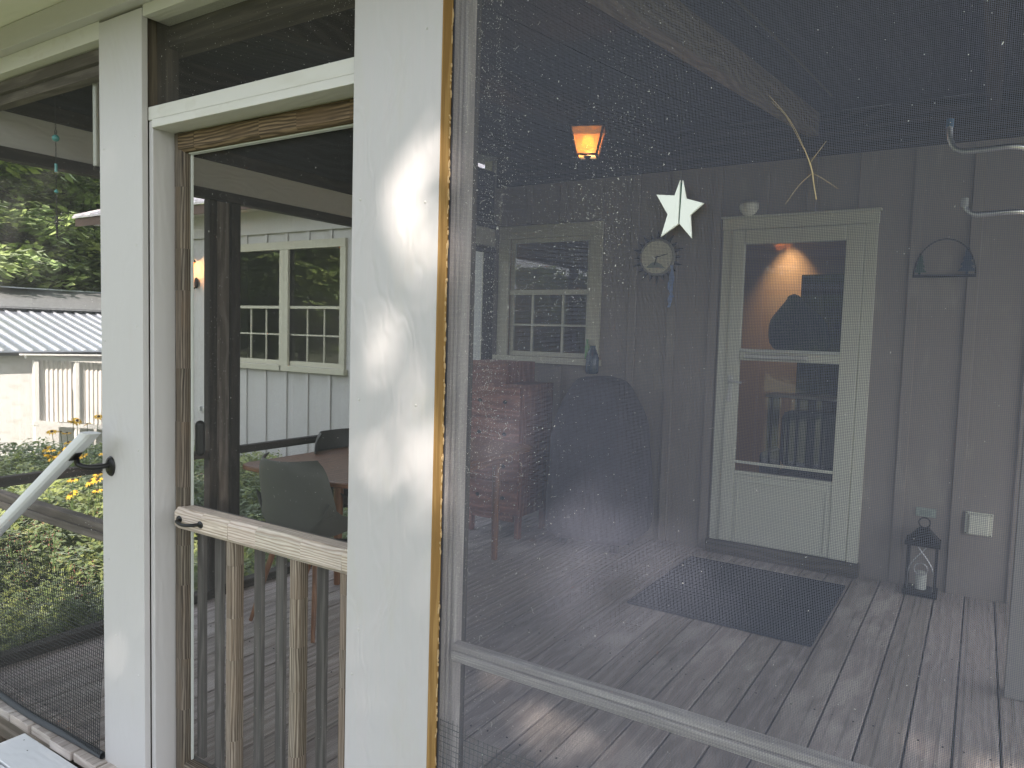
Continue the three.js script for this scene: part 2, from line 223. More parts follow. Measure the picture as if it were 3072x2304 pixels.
  box('end_post', porch, M.white, 1.7, 1.9, -0.02, 2.43, -0.12, 0, 0.002, 'y');
  box('screen_bottom_rail', porch, M.grayRail, -1.0045, 1.7, 0.001, 0.04, -0.085, -0.04, 0.002, 'x');
  // left hand screen
  part('screen_rail', mergeGeometries([boxG(-3.44, -2.43, 0.757, 0.786, -0.085, -0.046, 0.003, 'x'), boxG(-3.44, -2.43, 0.727, 0.756, -0.085, -0.0405, 0.003, 'x')]), M.brownRail, porch, 'brown weathered rail behind the garden side screen');
  box('screen_top_rail', porch, M.brownRail, -3.44, -2.43, 2.335, 2.377, -0.085, -0.043, 0.002, 'x'); box('screen_top_rail', porch, M.brownRail, -3.44, -2.43, 2.30, 2.3345, -0.1, -0.06, 0.002, 'x');
  stuff(part('garden_screen', screenG('x', -3.5, -2.427, 0.02, 2.377, -0.036, 0.0018, 0.00016, 0.00008), M.fine, porch));
  const hem = part('screen_hem', uvBox(tubeG([V(-3.5, 0.015, 0.0), V(-3.2, 0.016, 0.012), V(-2.9, 0.012, 0.018), V(-2.65, 0.014, 0.012), V(-2.43, 0.012, 0.004)], 0.012, 20, 8), 'x'), plain(0.05, 0.055, 0.062, 0.85), porch);
  // garden end wall (x = -3.45)
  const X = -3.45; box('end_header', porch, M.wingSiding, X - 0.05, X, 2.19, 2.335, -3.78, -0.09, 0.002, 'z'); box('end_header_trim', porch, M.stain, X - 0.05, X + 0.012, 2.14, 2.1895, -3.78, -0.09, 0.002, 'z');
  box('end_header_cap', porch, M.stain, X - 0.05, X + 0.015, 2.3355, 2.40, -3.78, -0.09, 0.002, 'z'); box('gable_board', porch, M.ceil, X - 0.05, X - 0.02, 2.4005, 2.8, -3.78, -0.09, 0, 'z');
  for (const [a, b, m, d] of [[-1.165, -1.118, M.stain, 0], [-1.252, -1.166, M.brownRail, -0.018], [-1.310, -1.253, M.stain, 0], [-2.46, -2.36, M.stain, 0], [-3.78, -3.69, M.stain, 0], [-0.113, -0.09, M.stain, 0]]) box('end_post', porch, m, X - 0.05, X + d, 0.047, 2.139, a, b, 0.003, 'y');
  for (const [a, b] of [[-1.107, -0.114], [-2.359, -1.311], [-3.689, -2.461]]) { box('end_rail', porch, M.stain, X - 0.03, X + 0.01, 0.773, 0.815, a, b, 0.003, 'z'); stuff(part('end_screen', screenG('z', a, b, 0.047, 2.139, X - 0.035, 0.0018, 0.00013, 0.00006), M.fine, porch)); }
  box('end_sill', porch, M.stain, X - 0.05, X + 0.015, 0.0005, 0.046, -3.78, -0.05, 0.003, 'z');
  // roof: rafters and plank ceiling rising to the house
  const slope = (x0, x1, dy0, dy1, z0, z1, grain, g) => { const b = new THREE.BoxGeometry(x1 - x0, dy1 - dy0, z0 - z1, 1, 1, 1); b.translate((x0 + x1) / 2, (dy0 + dy1) / 2, (z0 + z1) / 2); const P = b.attributes.position; for (let i = 0; i < P.count; i++) P.setY(i, P.getY(i) + roofY(P.getZ(i))); b.computeVertexNormals(); return uvBox(b, grain); };
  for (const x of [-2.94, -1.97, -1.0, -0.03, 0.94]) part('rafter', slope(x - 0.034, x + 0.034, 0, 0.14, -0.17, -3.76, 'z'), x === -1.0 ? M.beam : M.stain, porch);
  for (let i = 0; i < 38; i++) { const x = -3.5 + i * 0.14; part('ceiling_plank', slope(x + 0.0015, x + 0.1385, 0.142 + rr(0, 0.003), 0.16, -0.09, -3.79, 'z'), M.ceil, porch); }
  part('roof_deck', slope(-4.4, 2.1, 0.165, 0.21, 0.44, -3.79, 'x'), plain(0.1, 0.1, 0.1, 0.9), porch);
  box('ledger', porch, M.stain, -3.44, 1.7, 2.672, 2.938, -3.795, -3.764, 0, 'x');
  part('wire_run', tubeG([V(-0.80, roofY(-0.9) + 0.135, -0.9), V(-0.79, roofY(-2) + 0.13, -2), V(-0.80, roofY(-3.2) + 0.13, -3.2)], 0.006, 12, 5), M.rafter, porch);
  // loose post of the interior, grey painted
  box('inner_post', porch, paint(61, [0.30, 0.285, 0.27], { dirt: 0.2, rough: 0.7 }), 0.165, 0.255, 0.001, roofY(-2.45) - 0.001, -2.49, -2.40, 0.003, 'y', 'grey painted post standing on the deck');
}
{ // dust, pollen and cobweb on the cloths
  const cl = (x, y, s, t) => () => { const a = rr(0, 6.28), q = Math.sqrt(-2 * Math.log(1 - rnd() * 0.98)); return [x + Math.cos(a) * q * s, y + Math.sin(a) * q * t]; };
  const band = () => [-1.0 + 0.09 * Math.abs(rnd() + rnd() + rnd() - 1.5) * 2.2 + 0.012 * rnd(), 0.45 + 1.9 * Math.pow(rnd(), 0.8)];
  const streak = (x, y0, y1, w) => () => { const y = rr(y0, y1); return [x + w * (rnd() + rnd() - 1) + 0.012 * Math.sin(y * 11), y]; };
  const spots = [[2600, band], [900, streak(-0.935, 1.35, 2.35, 0.03)], [500, streak(-0.90, 1.5, 2.3, 0.012)], [700, cl(-0.74, 1.60, 0.05, 0.09)], [800, cl(-0.66, 1.72, 0.05, 0.10)], [700, cl(-0.93, 1.31, 0.045, 0.09)], [700, cl(-0.85, 1.2, 0.09, 0.2)], [600, cl(-0.60, 1.92, 0.05, 0.14)], [500, cl(-0.8, 1.75, 0.1, 0.25)], [2400, () => [-1.0 + 1.1 * Math.pow(rnd(), 1.8), rr(0.4, 2.35)]], [400, cl(-0.91, 1.62, 0.02, 0.18)]];
  const a = spots.map(([n, f]) => fleckG(n, () => { const p = f(); p[0] = Math.max(-1.028, p[0]); return p; }, -0.0355, 0.00035, 0.0011));
  stuff(part('screen_fluff', mergeGeometries(a), M.lint, porch));
  stuff(part('screen_fluff', mergeGeometries([webG(60, band, -0.035, 0.016), webG(28, cl(-0.92, 1.3, 0.05, 0.1), -0.035, 0.012), webG(14, () => [rr(-1, 0), rr(0.5, 2.2)], -0.035, 0.010)]), M.lint, porch));
  stuff(part('screen_fluff', mergeGeometries([fleckG(500, () => [rr(-3.3, -2.43), rr(0.1, 2.35)], -0.0355, 0.0006, 0.0016), fleckG(420, cl(-2.62, 1.05, 0.09, 0.2), -0.0355, 0.0007, 0.0018), fleckG(260, cl(-2.75, 1.75, 0.2, 0.25), -0.0355), fleckG(200, cl(-2.9, 0.2, 0.3, 0.2), -0.0355), fleckG(160, cl(-2.6, 0.1, 0.12, 0.1), -0.0355)]), M.lint, porch));
  stuff(part('screen_fluff', mergeGeometries([fleckG(320, () => [rr(-2.17, -1.31), rr(2.145, 2.39)], -0.0495, 0.0006, 0.0015), fleckG(160, cl(-1.36, 2.3, 0.05, 0.05), -0.0495)]), M.lint, porch));
}

// ---------- screen door ----------
const sdoor = thing('screen_door', 'weathered wooden screen door with chamfered balusters and black pull handle', 'door', [-2.15, 0.014, -0.1]);
{ const zf = -0.087, zb = -0.122;
  // blocks glued end to end, chamfered like the photograph's
  const blocks = (p, mats, axis, a0, a1, lens, make, name = 'wood_block') => { let a = a0, i = 0; while (a < a1 - 1e-4) { let b = Math.min(a1, a + lens[i % lens.length]); if (a1 - b < 0.05) b = a1; const m = mats[(i * 2 + Math.floor(a * 37)) % mats.length < 0 ? 0 : Math.abs(i * 2 + Math.floor(a * 37)) % mats.length]; part(name, make(a + (a > a0 ? 0.0006 : 0), b), tinted(m, [1, 1, 1].map(() => rr(0.9, 1.08)).map((v, k, q) => (q[0] * 5 + v) / 6)), p); a = b; i++; } };
  const cham = (x0, x1, y0, y1, z0, z1, c, axis) => { // prism with front chamfers, along 'x' or 'y'
    const s = new THREE.Shape(); const L = axis === 'y' ? [x0, x1] : [y0, y1]; const off = () => rr(-0.0008, 0.0008);
    s.moveTo(L[0], z0); s.lineTo(L[0], z1 - c); s.lineTo(L[0] + c, z1 + off()); s.lineTo(L[1] - c, z1 + off()); s.lineTo(L[1], z1 - c); s.lineTo(L[1], z0); s.closePath();
    const a = axis === 'y' ? y0 : x0, b = axis === 'y' ? y1 : x1; let g = new THREE.ExtrudeGeometry(s, { depth: b - a, bevelEnabled: false }); // shape (p,z) extruded along +Z
    const P = g.attributes.position; for (let i = 0; i < P.count; i++) { const p = P.getX(i), z = P.getY(i), e = P.getZ(i) + a; if (axis === 'y') P.setXYZ(i, p, e, z); else P.setXYZ(i, e, p, z); }
    g = g.toNonIndexed(); if (axis === 'y') { const A = g.attributes.position.array; for (let i = 0; i < A.length; i += 9) for (let k = 0; k < 3; k++) { const t = A[i + 3 + k]; A[i + 3 + k] = A[i + 6 + k]; A[i + 6 + k] = t; } }
    g.computeVertexNormals(); return uvBox(g, axis); };
  const lens = [0.21, 0.17, 0.245, 0.13, 0.19];
  const sl = sub('hinge_stile', sdoor); blocks(sl, [M.wornWood[0]], 'y', 0.016, 2.07, lens, (a, b) => cham(-2.163, -2.115, a, b, zb, zf, 0.009, 'y'));
  const sr = sub('latch_stile', sdoor); blocks(sr, [M.wornWood[0]], 'y', 0.016, 2.07, lens, (a, b) => cham(-1.31, -1.224, a, b, zb, zf, 0.014, 'y'));
  const tr = sub('top_rail', sdoor); blocks(tr, M.topWood, 'x', -2.135, -1.3105, [0.08, 0.30, 0.155, 0.2, 0.1], (a, b) => cham(a, b, 2.012, 2.07, zb, zf + 0.0022, 0.008, 'x'));
  const mr = sub('middle_rail', sdoor); blocks(mr, [M.paleWood[0]], 'x', -2.128, -1.25, [0.135, 0.13, 0.125, 0.19, 0.16], (a, b) => cham(a, b, 0.832, 0.900, zb, -0.066, 0.013, 'x'));
  const br = sub('bottom_rail', sdoor); blocks(br, M.wornWood, 'x', -2.114, -1.3105, [0.2, 0.16], (a, b) => cham(a, b, 0.016, 0.05, zb, zf, 0.008, 'x'));
  for (const [x0, x1] of [[-1.902, -1.858], [-1.618, -1.575], [-1.42, -1.377]]) { const bl = sub('baluster', sdoor); blocks(bl, [M.wornWood[1]], 'y', 0.051, 0.8315, [0.19, 0.22, 0.12, 0.17].map((v) => v * rr(0.8, 1.2)), (a, b) => cham(x0, x1, a, b, -0.121, -0.083, 0.011, 'y')); }
  for (const x0 of [-2.115, -2.024, -1.831, -1.732, -1.558, -1.465, -1.36]) box('inner_slat', sdoor, M.slat, x0, x0 + 0.034, 0.051, 0.862, -0.152, -0.1375, 0.002, 'y');
  box('inner_rail', sdoor, M.slat, -2.16, -1.23, 0.8325, 0.898, -0.137, -0.1235, 0.002, 'x'); box('inner_rail', sdoor, M.slat, -2.16, -1.23, 0.018, 0.05, -0.137, -0.1235, 0.002, 'x');
  box('screen_bead', sdoor, M.bead, -2.1145, -2.111, 0.05, 2.012, -0.1232, -0.114, 0.001, 'y'); box('screen_bead', sdoor, M.bead, -2.111, -1.3105, 2.0075, 2.0115, -0.1232, -0.105, 0.001, 'x');
  stuff(part('door_screen', screenG('x', -2.111, -1.3105, 0.05, 2.006, -0.124, 0.0019, 0.00018, 0.00009), M.fine, sdoor));
  stuff(part('screen_fluff', mergeGeometries([fleckG(420, () => [rr(-2.07, -1.33), rr(0.95, 2.0)], -0.1235, 0.0006, 0.0014), fleckG(200, () => [-1.98 + rr(-0.1, 0.1) * rnd(), rr(1.0, 2.0)], -0.1235), fleckG(120, () => [rr(-2.07, -1.33), rr(0.1, 0.8)], -0.1235), fleckG(70, () => [-1.865 + rr(-0.003, 0.003), rr(1.55, 1.98)], -0.1235)]), M.lint, sdoor));
  // pull handle
  const h = sub('pull_handle', sdoor, 'black metal pull handle on the pale rail'); const hx0 = -2.098, hx1 = -1.998, hy = 0.8665, hz = -0.0655;
  part('grip', tubeG([V(hx0, hy, hz + 0.002), V(hx0 + 0.01, hy - 0.0005, hz + 0.018), V((hx0 + hx1) / 2, hy - 0.004, hz + 0.026), V(hx1 - 0.01, hy - 0.0005, hz + 0.018), V(hx1, hy, hz + 0.002)], 0.0055, 24, 10), M.black, h);
  for (const x of [hx0, hx1]) { const g = latheG([[0, 0.006], [0.006, 0.005], [0.011, 0.002], [0.012, 0]], 0, 0, 0, 14); g.rotateX(Math.PI / 2); g.scale(1.2, 0.95, 1); g.translate(x + (x === hx0 ? -0.004 : 0.004), hy, hz); part('foot_plate', g, M.black, h); }
  // inside latch
  { const g = new THREE.CapsuleGeometry(0.016, 0.085, 6, 12).toNonIndexed(); g.scale(0.8, 1, 1); g.translate(-2.108, 1.115, -0.143); part('inside_latch', g, M.black, sdoor); }
}

// ---------- handrail, landing ----------
{ const hr = thing('stair_handrail', 'white painted wooden handrail sloping down from a black bracket', 'handrail', [-2.95, -0.3, 0.07]);
  const d = V(-0.645, -0.42, 0).normalize(), up = V(-d.y, d.x, 0).multiplyScalar(-1), A = V(-2.345, 1.132, 0.078), Bp = A.clone().addScaledVector(d, 2.0);
  const n = 16, prof = []; for (let i = 0; i < n; i++) { const t = 6.2832 * (i + 0.5) / n, c = Math.cos(t), s = Math.sin(t), k = 0.023 / Math.pow(Math.pow(Math.abs(c), 3.2) + Math.pow(Math.abs(s), 3.2), 1 / 3.2); prof.push([c * k, s * k * 0.86]); }
  const pos = [], uv = []; const P0 = [], P1 = []; for (const [p, q] of prof) { const a = A.clone().addScaledVector(V(0, 0, 1), p).addScaledVector(up, q); a.addScaledVector(d, (A.y + 0.0 - a.y) / d.y); P0.push(a); const b = Bp.clone().addScaledVector(V(0, 0, 1), p).addScaledVector(up, q); P1.push(b); }
  const tri = (a, b, c) => { for (const v of [a, b, c]) { pos.push(v.x, v.y, v.z); uv.push(0, 0); } };
  for (let i = 0; i < n; i++) { const j = (i + 1) % n; tri(P0[i], P0[j], P1[j]); tri(P0[i], P1[j], P1[i]); tri(A.clone().setY(P0[i].y), P0[j], P0[i]); tri(Bp, P1[i], P1[j]); }
  const g = new THREE.BufferGeometry(); g.setAttribute('position', new THREE.Float32BufferAttribute(pos, 3)); g.setAttribute('uv', new THREE.Float32BufferAttribute(uv, 2)); g.computeVertexNormals(); part('rail', uvBox(g, 'x'), M.landing, hr);
  const b = sub('bracket', hr); { const pl = latheG([[0, 0.011], [0.012, 0.010], [0.024, 0.007], [0.0285, 0.002], [0.029, 0]], 0, 0, 0, 24); pl.rotateX(Math.PI / 2); pl.scale(0.9, 1.15, 1); pl.translate(-2.372, 1.012, 0.001); part('wall_plate', pl, M.black, b); }
  const rp = A.clone().addScaledVector(d, 0.125).addScaledVector(up, -0.0215);
  part('arm', tubeG([V(-2.372, 1.016, 0.008), V(-2.38, 1.013, 0.035), V(-2.405, 1.013, 0.062), V(-2.435, 1.022, 0.074), V(rp.x + 0.004, rp.y - 0.008, 0.078)], 0.0085, 24, 10), M.black, b);
  { const f = new RoundedBoxGeometry(0.05, 0.005, 0.024, 2, 0.002).toNonIndexed(); f.rotateZ(Math.atan2(-d.y, -d.x)); f.translate(rp.x, rp.y - 0.001, 0.078); part('saddle_plate', f, M.black, b); }
  for (const [x, y] of [[-2.372, 1.03], [-2.372, 0.994]]) { const s = new THREE.SphereGeometry(0.004, 8, 6).toNonIndexed(); s.scale(1, 1, 0.5); s.translate(x, y, 0.0105); part('screw', s, M.iron, b); }
  part('newel_post', boxG(-4.06, -3.97, -1.0, 0.25, 0.035, 0.125, 0.003, 'y'), M.landing, hr);
  const ld = thing('entry_landing', 'pale grey painted board landing in front of the screen door', 'landing', [-1.9, -0.42, 0.6]);
  for (let i = 0; i < 6; i++) box('board', ld, M.landing, -2.868, -0.9, -0.054, -0.028, 0.052 + i * 0.138, 0.183 + i * 0.138, 0.004, 'x');
  box('skirt', ld, M.landing, -2.85, -0.92, -0.2, -0.055, 0.06, 0.085, 0.002, 'x'); for (const x of [-2.8, -1.9, -1.0]) box('leg', ld, M.landing, x - 0.04, x + 0.04, -0.55, -0.0545, 0.7, 0.78, 0.002, 'y'); for (const x of [-2.8, -1.0]) box('leg', ld, M.landing, x - 0.04, x + 0.04, -0.55, -0.0545, 0.09, 0.17, 0.002, 'y');
  box('screw_row', ld, M.iron, -2.82, -2.816, -0.0282, -0.0275, 0.075, 0.079, 0, 'x'); box('screw_row', ld, M.iron, -2.74, -2.736, -0.0282, -0.0275, 0.10, 0.104, 0, 'x');
  const st = thing('porch_steps', 'pale grey painted lower steps beside the landing', 'steps', [-3.3, -0.95, 0.5]);
  for (let k = 0; k < 3; k++) { const x1 = -2.872 - k * 0.27, y = -0.21 - k * 0.19; for (const z of [0.05, 0.5]) box('tread', st, M.landing, x1 - 0.29, x1, y - 0.028, y, z, z + 0.44, 0.004, 'z'); box('riser', st, M.white, x1 - 0.02, x1 - 0.001, y + 0.001, y + 0.16, 0.06, 0.93, 0, 'z'); }
  for (const z of [0.055, 0.92]) part('stringer', barG(V(-2.9, -0.3, z), V(-3.75, -0.9, z), 0.18, 0.03), M.white, st);
}
{ // hardware cloth: bowed black wire guards, every wire its own piece
  const cloth = (name, label, cat, u0, u1, y0, topF, zF, pitch, r, base, grp, mat) => { const t = thing(name, label, cat, base, grp); const nu = Math.round((u1 - u0) / pitch);
    for (let i = 0; i <= nu; i++) { const u = u0 + i * pitch, y1 = topF(u) + rr(-0.004, 0.006), w = rr(-0.001, 0.001), pts = []; for (let k = 0; k <= 5; k++) { const y = y0 + (y1 - y0) * k / 5; pts.push(V(u + w * Math.sin(k) + rr(-0.0008, 0.0008), y, zF(u, y))); } part('upright_wire', tubeG(pts, r, 6, 4), mat, t); }
    let ym = 0; for (let y = y0; y < topF(u0) + 0.02; y += pitch) { const pts = []; let e = u0; for (let k = 0; k <= 8; k++) { const u = u0 + (u1 - u0) * k / 8, yy = y + 0.004 * Math.sin(u * 9); if (yy > topF(u) + 0.002) { if (k === 0) break; continue; } pts.push(V(u, yy, zF(u, yy) + r)); } if (pts.length > 1) part('cross_wire', tubeG(pts, r, 10, 4), mat, t); }
  };
  const wire = plain(0.025, 0.027, 0.03, 0.55, 0.2);
  cloth('wire_guard', 'black wire mesh guard bowed along the bottom of the garden side screen', 'wire guard', -3.42, -2.432, 0.02, (u) => 0.59 + 0.02 * Math.sin((u + 3.3) * 5) - 0.012 * Math.cos(u * 9), (u, y) => -0.03 + 0.045 * Math.sin(3.14 * Math.min(1, (0.62 - y) / 0.62) * 0.5), 0.0125, 0.0012, [-2.9, 0.02, -0.02], 'wire guards', wire);
  cloth('wire_guard', 'grey wire mesh guard low in the big screen beside the raw edged post', 'wire guard', -1.025, -0.5, 0.02, (u) => 0.565 - 0.09 * Math.max(0, u + 0.95) + 0.008 * Math.sin(u * 30), (u, y) => -0.0335 + 0.01 * Math.sin(3.14 * Math.min(1, (0.6 - y) / 0.6) * 0.5), 0.0125, 0.0008, [-0.8, 0.02, -0.03], 'wire guards', plain(0.12, 0.13, 0.15, 0.5, 0.3));
}

// ---------- main house behind the porch ----------
function sidingWall(parent, mat, xs, y0, y1, open, zb, zf, name = 'siding_board') { // vertical boards between the given edges, cut round openings
  for (let i = 0; i < xs.length - 1; i++) { const cuts = [xs[i], xs[i + 1]]; for (const o of open) for (const e of [o[0], o[1]]) if (e > xs[i] + 0.002 && e < xs[i + 1] - 0.002) cuts.push(e); cuts.sort((a, b) => a - b);
    for (let k = 0; k < cuts.length - 1; k++) { const a = cuts[k], b = cuts[k + 1], mid = (a + b) / 2; let ys = [[y0, y1]]; for (const o of open) if (mid > o[0] && mid < o[1]) ys = ys.flatMap(([p, q]) => [[p, Math.min(q, o[2])], [Math.max(p, o[3]), q]].filter(([s, t]) => t - s > 0.004));
      for (const [p, q] of ys) box(name, parent, mat, a + (k ? 0 : 0.001), b - (k < cuts.length - 2 ? 0 : 0.001), p, q, zb, zf, 0, 'y'); } }
}
function battens(parent, mat, xs, w, y0, y1, open, zf, d) { for (const x of xs) { let ys = [[y0, y1]]; for (const o of open) if (x + w / 2 > o[0] && x - w / 2 < o[1]) ys = ys.flatMap(([p, q]) => [[p, Math.min(q, o[2])], [Math.max(p, o[3]), q]].filter(([s, t]) => t - s > 0.01)); for (const [p, q] of ys) box('batten', parent, mat, x - w / 2, x + w / 2, p, q, zf + 0.0005, zf + d, 0.003, 'y'); } }
const dark = plain(0.45, 0.42, 0.38, 0.9);
const house = thing('main_house', 'board and batten house wall at the back of the porch', 'house', [-0.9, -0.95, -5.5]);
{ const WIN = [-3.385, -2.485, 1.28, 2.335], DOOR = [-1.53, -0.61, 0.06, 2.295], xs = [], bx = []; for (let x = -3.43; x < 1.75; x += 0.305) xs.push(x); xs.push(1.75);
  for (let n = -3; n < 12; n++) { const x = -0.075 - n * 0.305; if (x < 1.7 && x > -3.44) bx.push(x); }
  const edges = [-3.5, ...bx.slice().sort((a, b) => a - b), 1.75];
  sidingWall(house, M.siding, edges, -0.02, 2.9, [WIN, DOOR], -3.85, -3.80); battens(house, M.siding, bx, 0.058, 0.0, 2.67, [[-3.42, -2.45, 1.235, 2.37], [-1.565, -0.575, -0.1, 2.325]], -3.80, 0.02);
  box('foundation', house, plain(0.3, 0.29, 0.27, 0.9), -3.5, 1.75, -1.0, -0.02, -3.9, -3.81, 0, 'x'); box('side_wall', house, M.wingSiding, -3.56, -3.505, -1.0, 2.9, -5.0, -3.86, 0, 'y'); box('corner_board', house, M.cream, -3.575, -3.502, 0.0, 2.9, -3.86, -3.785, 0.003, 'y');
  // porch's closed right end
  for (const z of [-3.75, -2.5, -1.25]) box('porch_end_post', house, M.siding, 1.76, 1.85, -0.02, 2.42 - 0.111 * z, z - 0.045, z + 0.045, 0, 'y'); box('porch_end_rail', house, M.stain, 1.78, 1.83, 0.775, 0.815, -3.7, -0.15, 0, 'z'); box('porch_end_header', house, M.siding, 1.765, 1.845, 2.19, 2.34, -3.70, -0.15, 0, 'z');
  // rooms behind the wall
  const wallIn = plain(0.46, 0.34, 0.23, 0.85); box('room_wall', house, wallIn, -3.49, 1.6, 0.05, 2.6, -5.70, -5.62, 0, 'x'); box('room_wall', house, wallIn, -3.499, -3.44, 0.05, 2.6, -5.62, -3.86, 0, 'z'); box('room_wall', house, wallIn, 1.55, 1.6, 0.05, 2.6, -5.62, -3.86, 0, 'z'); box('room_floor', house, M.walnut, -3.499, 1.6, 0.0, 0.05, -5.70, -3.851, 0, 'x'); box('room_ceiling', house, plain(0.5, 0.45, 0.38, 0.9), -3.499, 1.6, 2.601, 2.66, -5.70, -3.851, 0, 'x'); box('room_wall', house, dark, -2.30, -2.25, 0.051, 2.6, -5.6, -3.86, 0, 'z');
  { const g = new THREE.BufferGeometry(); const a = [[-3.7, 2.88, -3.78], [1.9, 2.88, -3.78], [1.9, 4.6, -7.5], [-3.7, 4.6, -7.5]]; part('roof', uvBox(boxG(-3.7, 1.9, 2.92, 3.02, -7.6, -3.78, 0, 'x')), plain(0.2, 0.2, 0.2, 0.8), house); }
  // porch window
  const w = sub('porch_window', house, 'double hung window with cream trim behind the porch'); const [a, b, c, d] = [-3.403, -2.468, 1.255, 2.35], zf = -3.775;
  box('casing', w, M.cream, a, a + 0.10, c + 0.051, d - 0.101, -3.80, zf, 0.003, 'y'); box('casing', w, M.cream, b - 0.10, b, c + 0.051, d - 0.101, -3.80, zf, 0.003, 'y'); box('casing', w, M.cream, a, b, d - 0.10, d, -3.80, zf, 0.003, 'x'); box('sill', w, M.cream, a - 0.02, b + 0.02, c, c + 0.05, -3.80, zf + 0.03, 0.003, 'x');
  box('sash_rail', w, M.cream, a + 0.101, b - 0.101, 1.80, 1.84, -3.83, -3.795, 0.002, 'x'); box('sash_rail', w, M.cream, a + 0.101, b - 0.101, c + 0.051, c + 0.09, -3.84, -3.81, 0.002, 'x'); box('sash_rail', w, M.cream, a + 0.101, b - 0.101, d - 0.135, d - 0.1015, -3.83, -3.80, 0.002, 'x'); for (const x of [a + 0.101, b - 0.136]) box('sash_stile', w, M.cream, x, x + 0.035, c + 0.09, d - 0.136, -3.838, -3.812, 0.002, 'y');
  for (const x of [-3.09, -2.81]) box('muntin', w, M.cream, x - 0.009, x + 0.009, c + 0.091, 1.799, -3.838, -3.815, 0, 'y'); box('muntin', w, M.cream, a + 0.137, b - 0.137, 1.55, 1.566, -3.836, -3.8165, 0, 'x');
  box('pane', w, M.glass, a + 0.13, b - 0.13, 1.345, 1.80, -3.828, -3.825, 0); box('pane', w, M.glass, a + 0.13, b - 0.13, 1.84, 2.22, -3.818, -3.815, 0);
  // casing of the entrance door
  const ca = sub('door_casing', house, 'pale casing round the storm door'); box('casing', ca, M.doorWhite, -1.55, -1.482, 0.085, 2.228, -3.80, -3.77, 0.004, 'y'); box('casing', ca, M.doorWhite, -0.658, -0.59, 0.085, 2.228, -3.80, -3.77, 0.004, 'y'); box('casing', ca, M.doorWhite, -1.555, -0.585, 2.2285, 2.305, -3.80, -3.765, 0.004, 'x'); box('casing_cap', ca, M.doorWhite, -1.565, -0.575, 2.3055, 2.32, -3.80, -3.75, 0.003, 'x'); box('sill', ca, M.rafter, -1.56, -0.58, 0.001, 0.084, -3.86, -3.72, 0.004, 'x');
}
{ // storm door
  const t = thing('storm_door', 'white storm door with two glass panes and lever handle', 'door', [-1.07, 0.09, -3.78]); const z0 = -3.797, z1 = -3.755, m = M.doorWhite;
  box('stile', t, m, -1.48, -1.395, 0.09, 2.225, z0, z1, 0.006, 'y'); box('stile', t, m, -0.765, -0.66, 0.09, 2.225, z0, z1, 0.006, 'y'); box('top_rail', t, m, -1.3945, -0.7655, 2.13, 2.225, z0, z1, 0.006, 'x'); box('middle_rail', t, m, -1.3945, -0.7655, 1.348, 1.405, z0, z1, 0.006, 'x'); box('sash_rail', t, M.bead, -1.3945, -0.7655, 1.4055, 1.425, z0, z1 + 0.006, 0.003, 'x'); box('lower_rail', t, m, -1.3945, -0.7655, 0.565, 0.588, z0, z1, 0.006, 'x'); box('glazing_bar', t, m, -1.3945, -0.7655, 0.642, 0.660, z1 - 0.014, z1, 0.003, 'x');
  box('kick_panel', t, m, -1.3945, -0.7655, 0.09, 0.5645, z0 + 0.004, z1 - 0.008, 0.004, 'x'); box('panel_molding', t, m, -1.36, -0.80, 0.515, 0.53, z1 - 0.008, z1 - 0.002, 0.002, 'x'); box('panel_molding', t, m, -0.80, -0.785, 0.12, 0.53, z1 - 0.0082, z1 - 0.0025, 0.002, 'y'); box('panel_molding', t, m, -1.375, -1.36, 0.12, 0.53, z1 - 0.0082, z1 - 0.0025, 0.002, 'y');
  box('pane', t, M.glass, -1.3945, -0.7655, 1.425, 2.13, -3.78, -3.777, 0); box('pane', t, M.glass, -1.3945, -0.7655, 0.588, 1.348, -3.776, -3.773, 0);
  const h = sub('lever_handle', t); box('plate', h, M.alu, -1.462, -1.432, 1.06, 1.24, z1 + 0.0005, z1 + 0.008, 0.003, 'y'); part('lever', tubeG([V(-1.447, 1.20, z1 + 0.008), V(-1.447, 1.20, z1 + 0.04), V(-1.42, 1.202, z1 + 0.045), V(-1.36, 1.197, z1 + 0.045)], 0.008, 14, 8), M.alu, h);
  box('closer', t, M.alu, -1.36, -0.95, 1.36, 1.392, z1 + 0.0005, z1 + 0.028, 0.01, 'x');
}
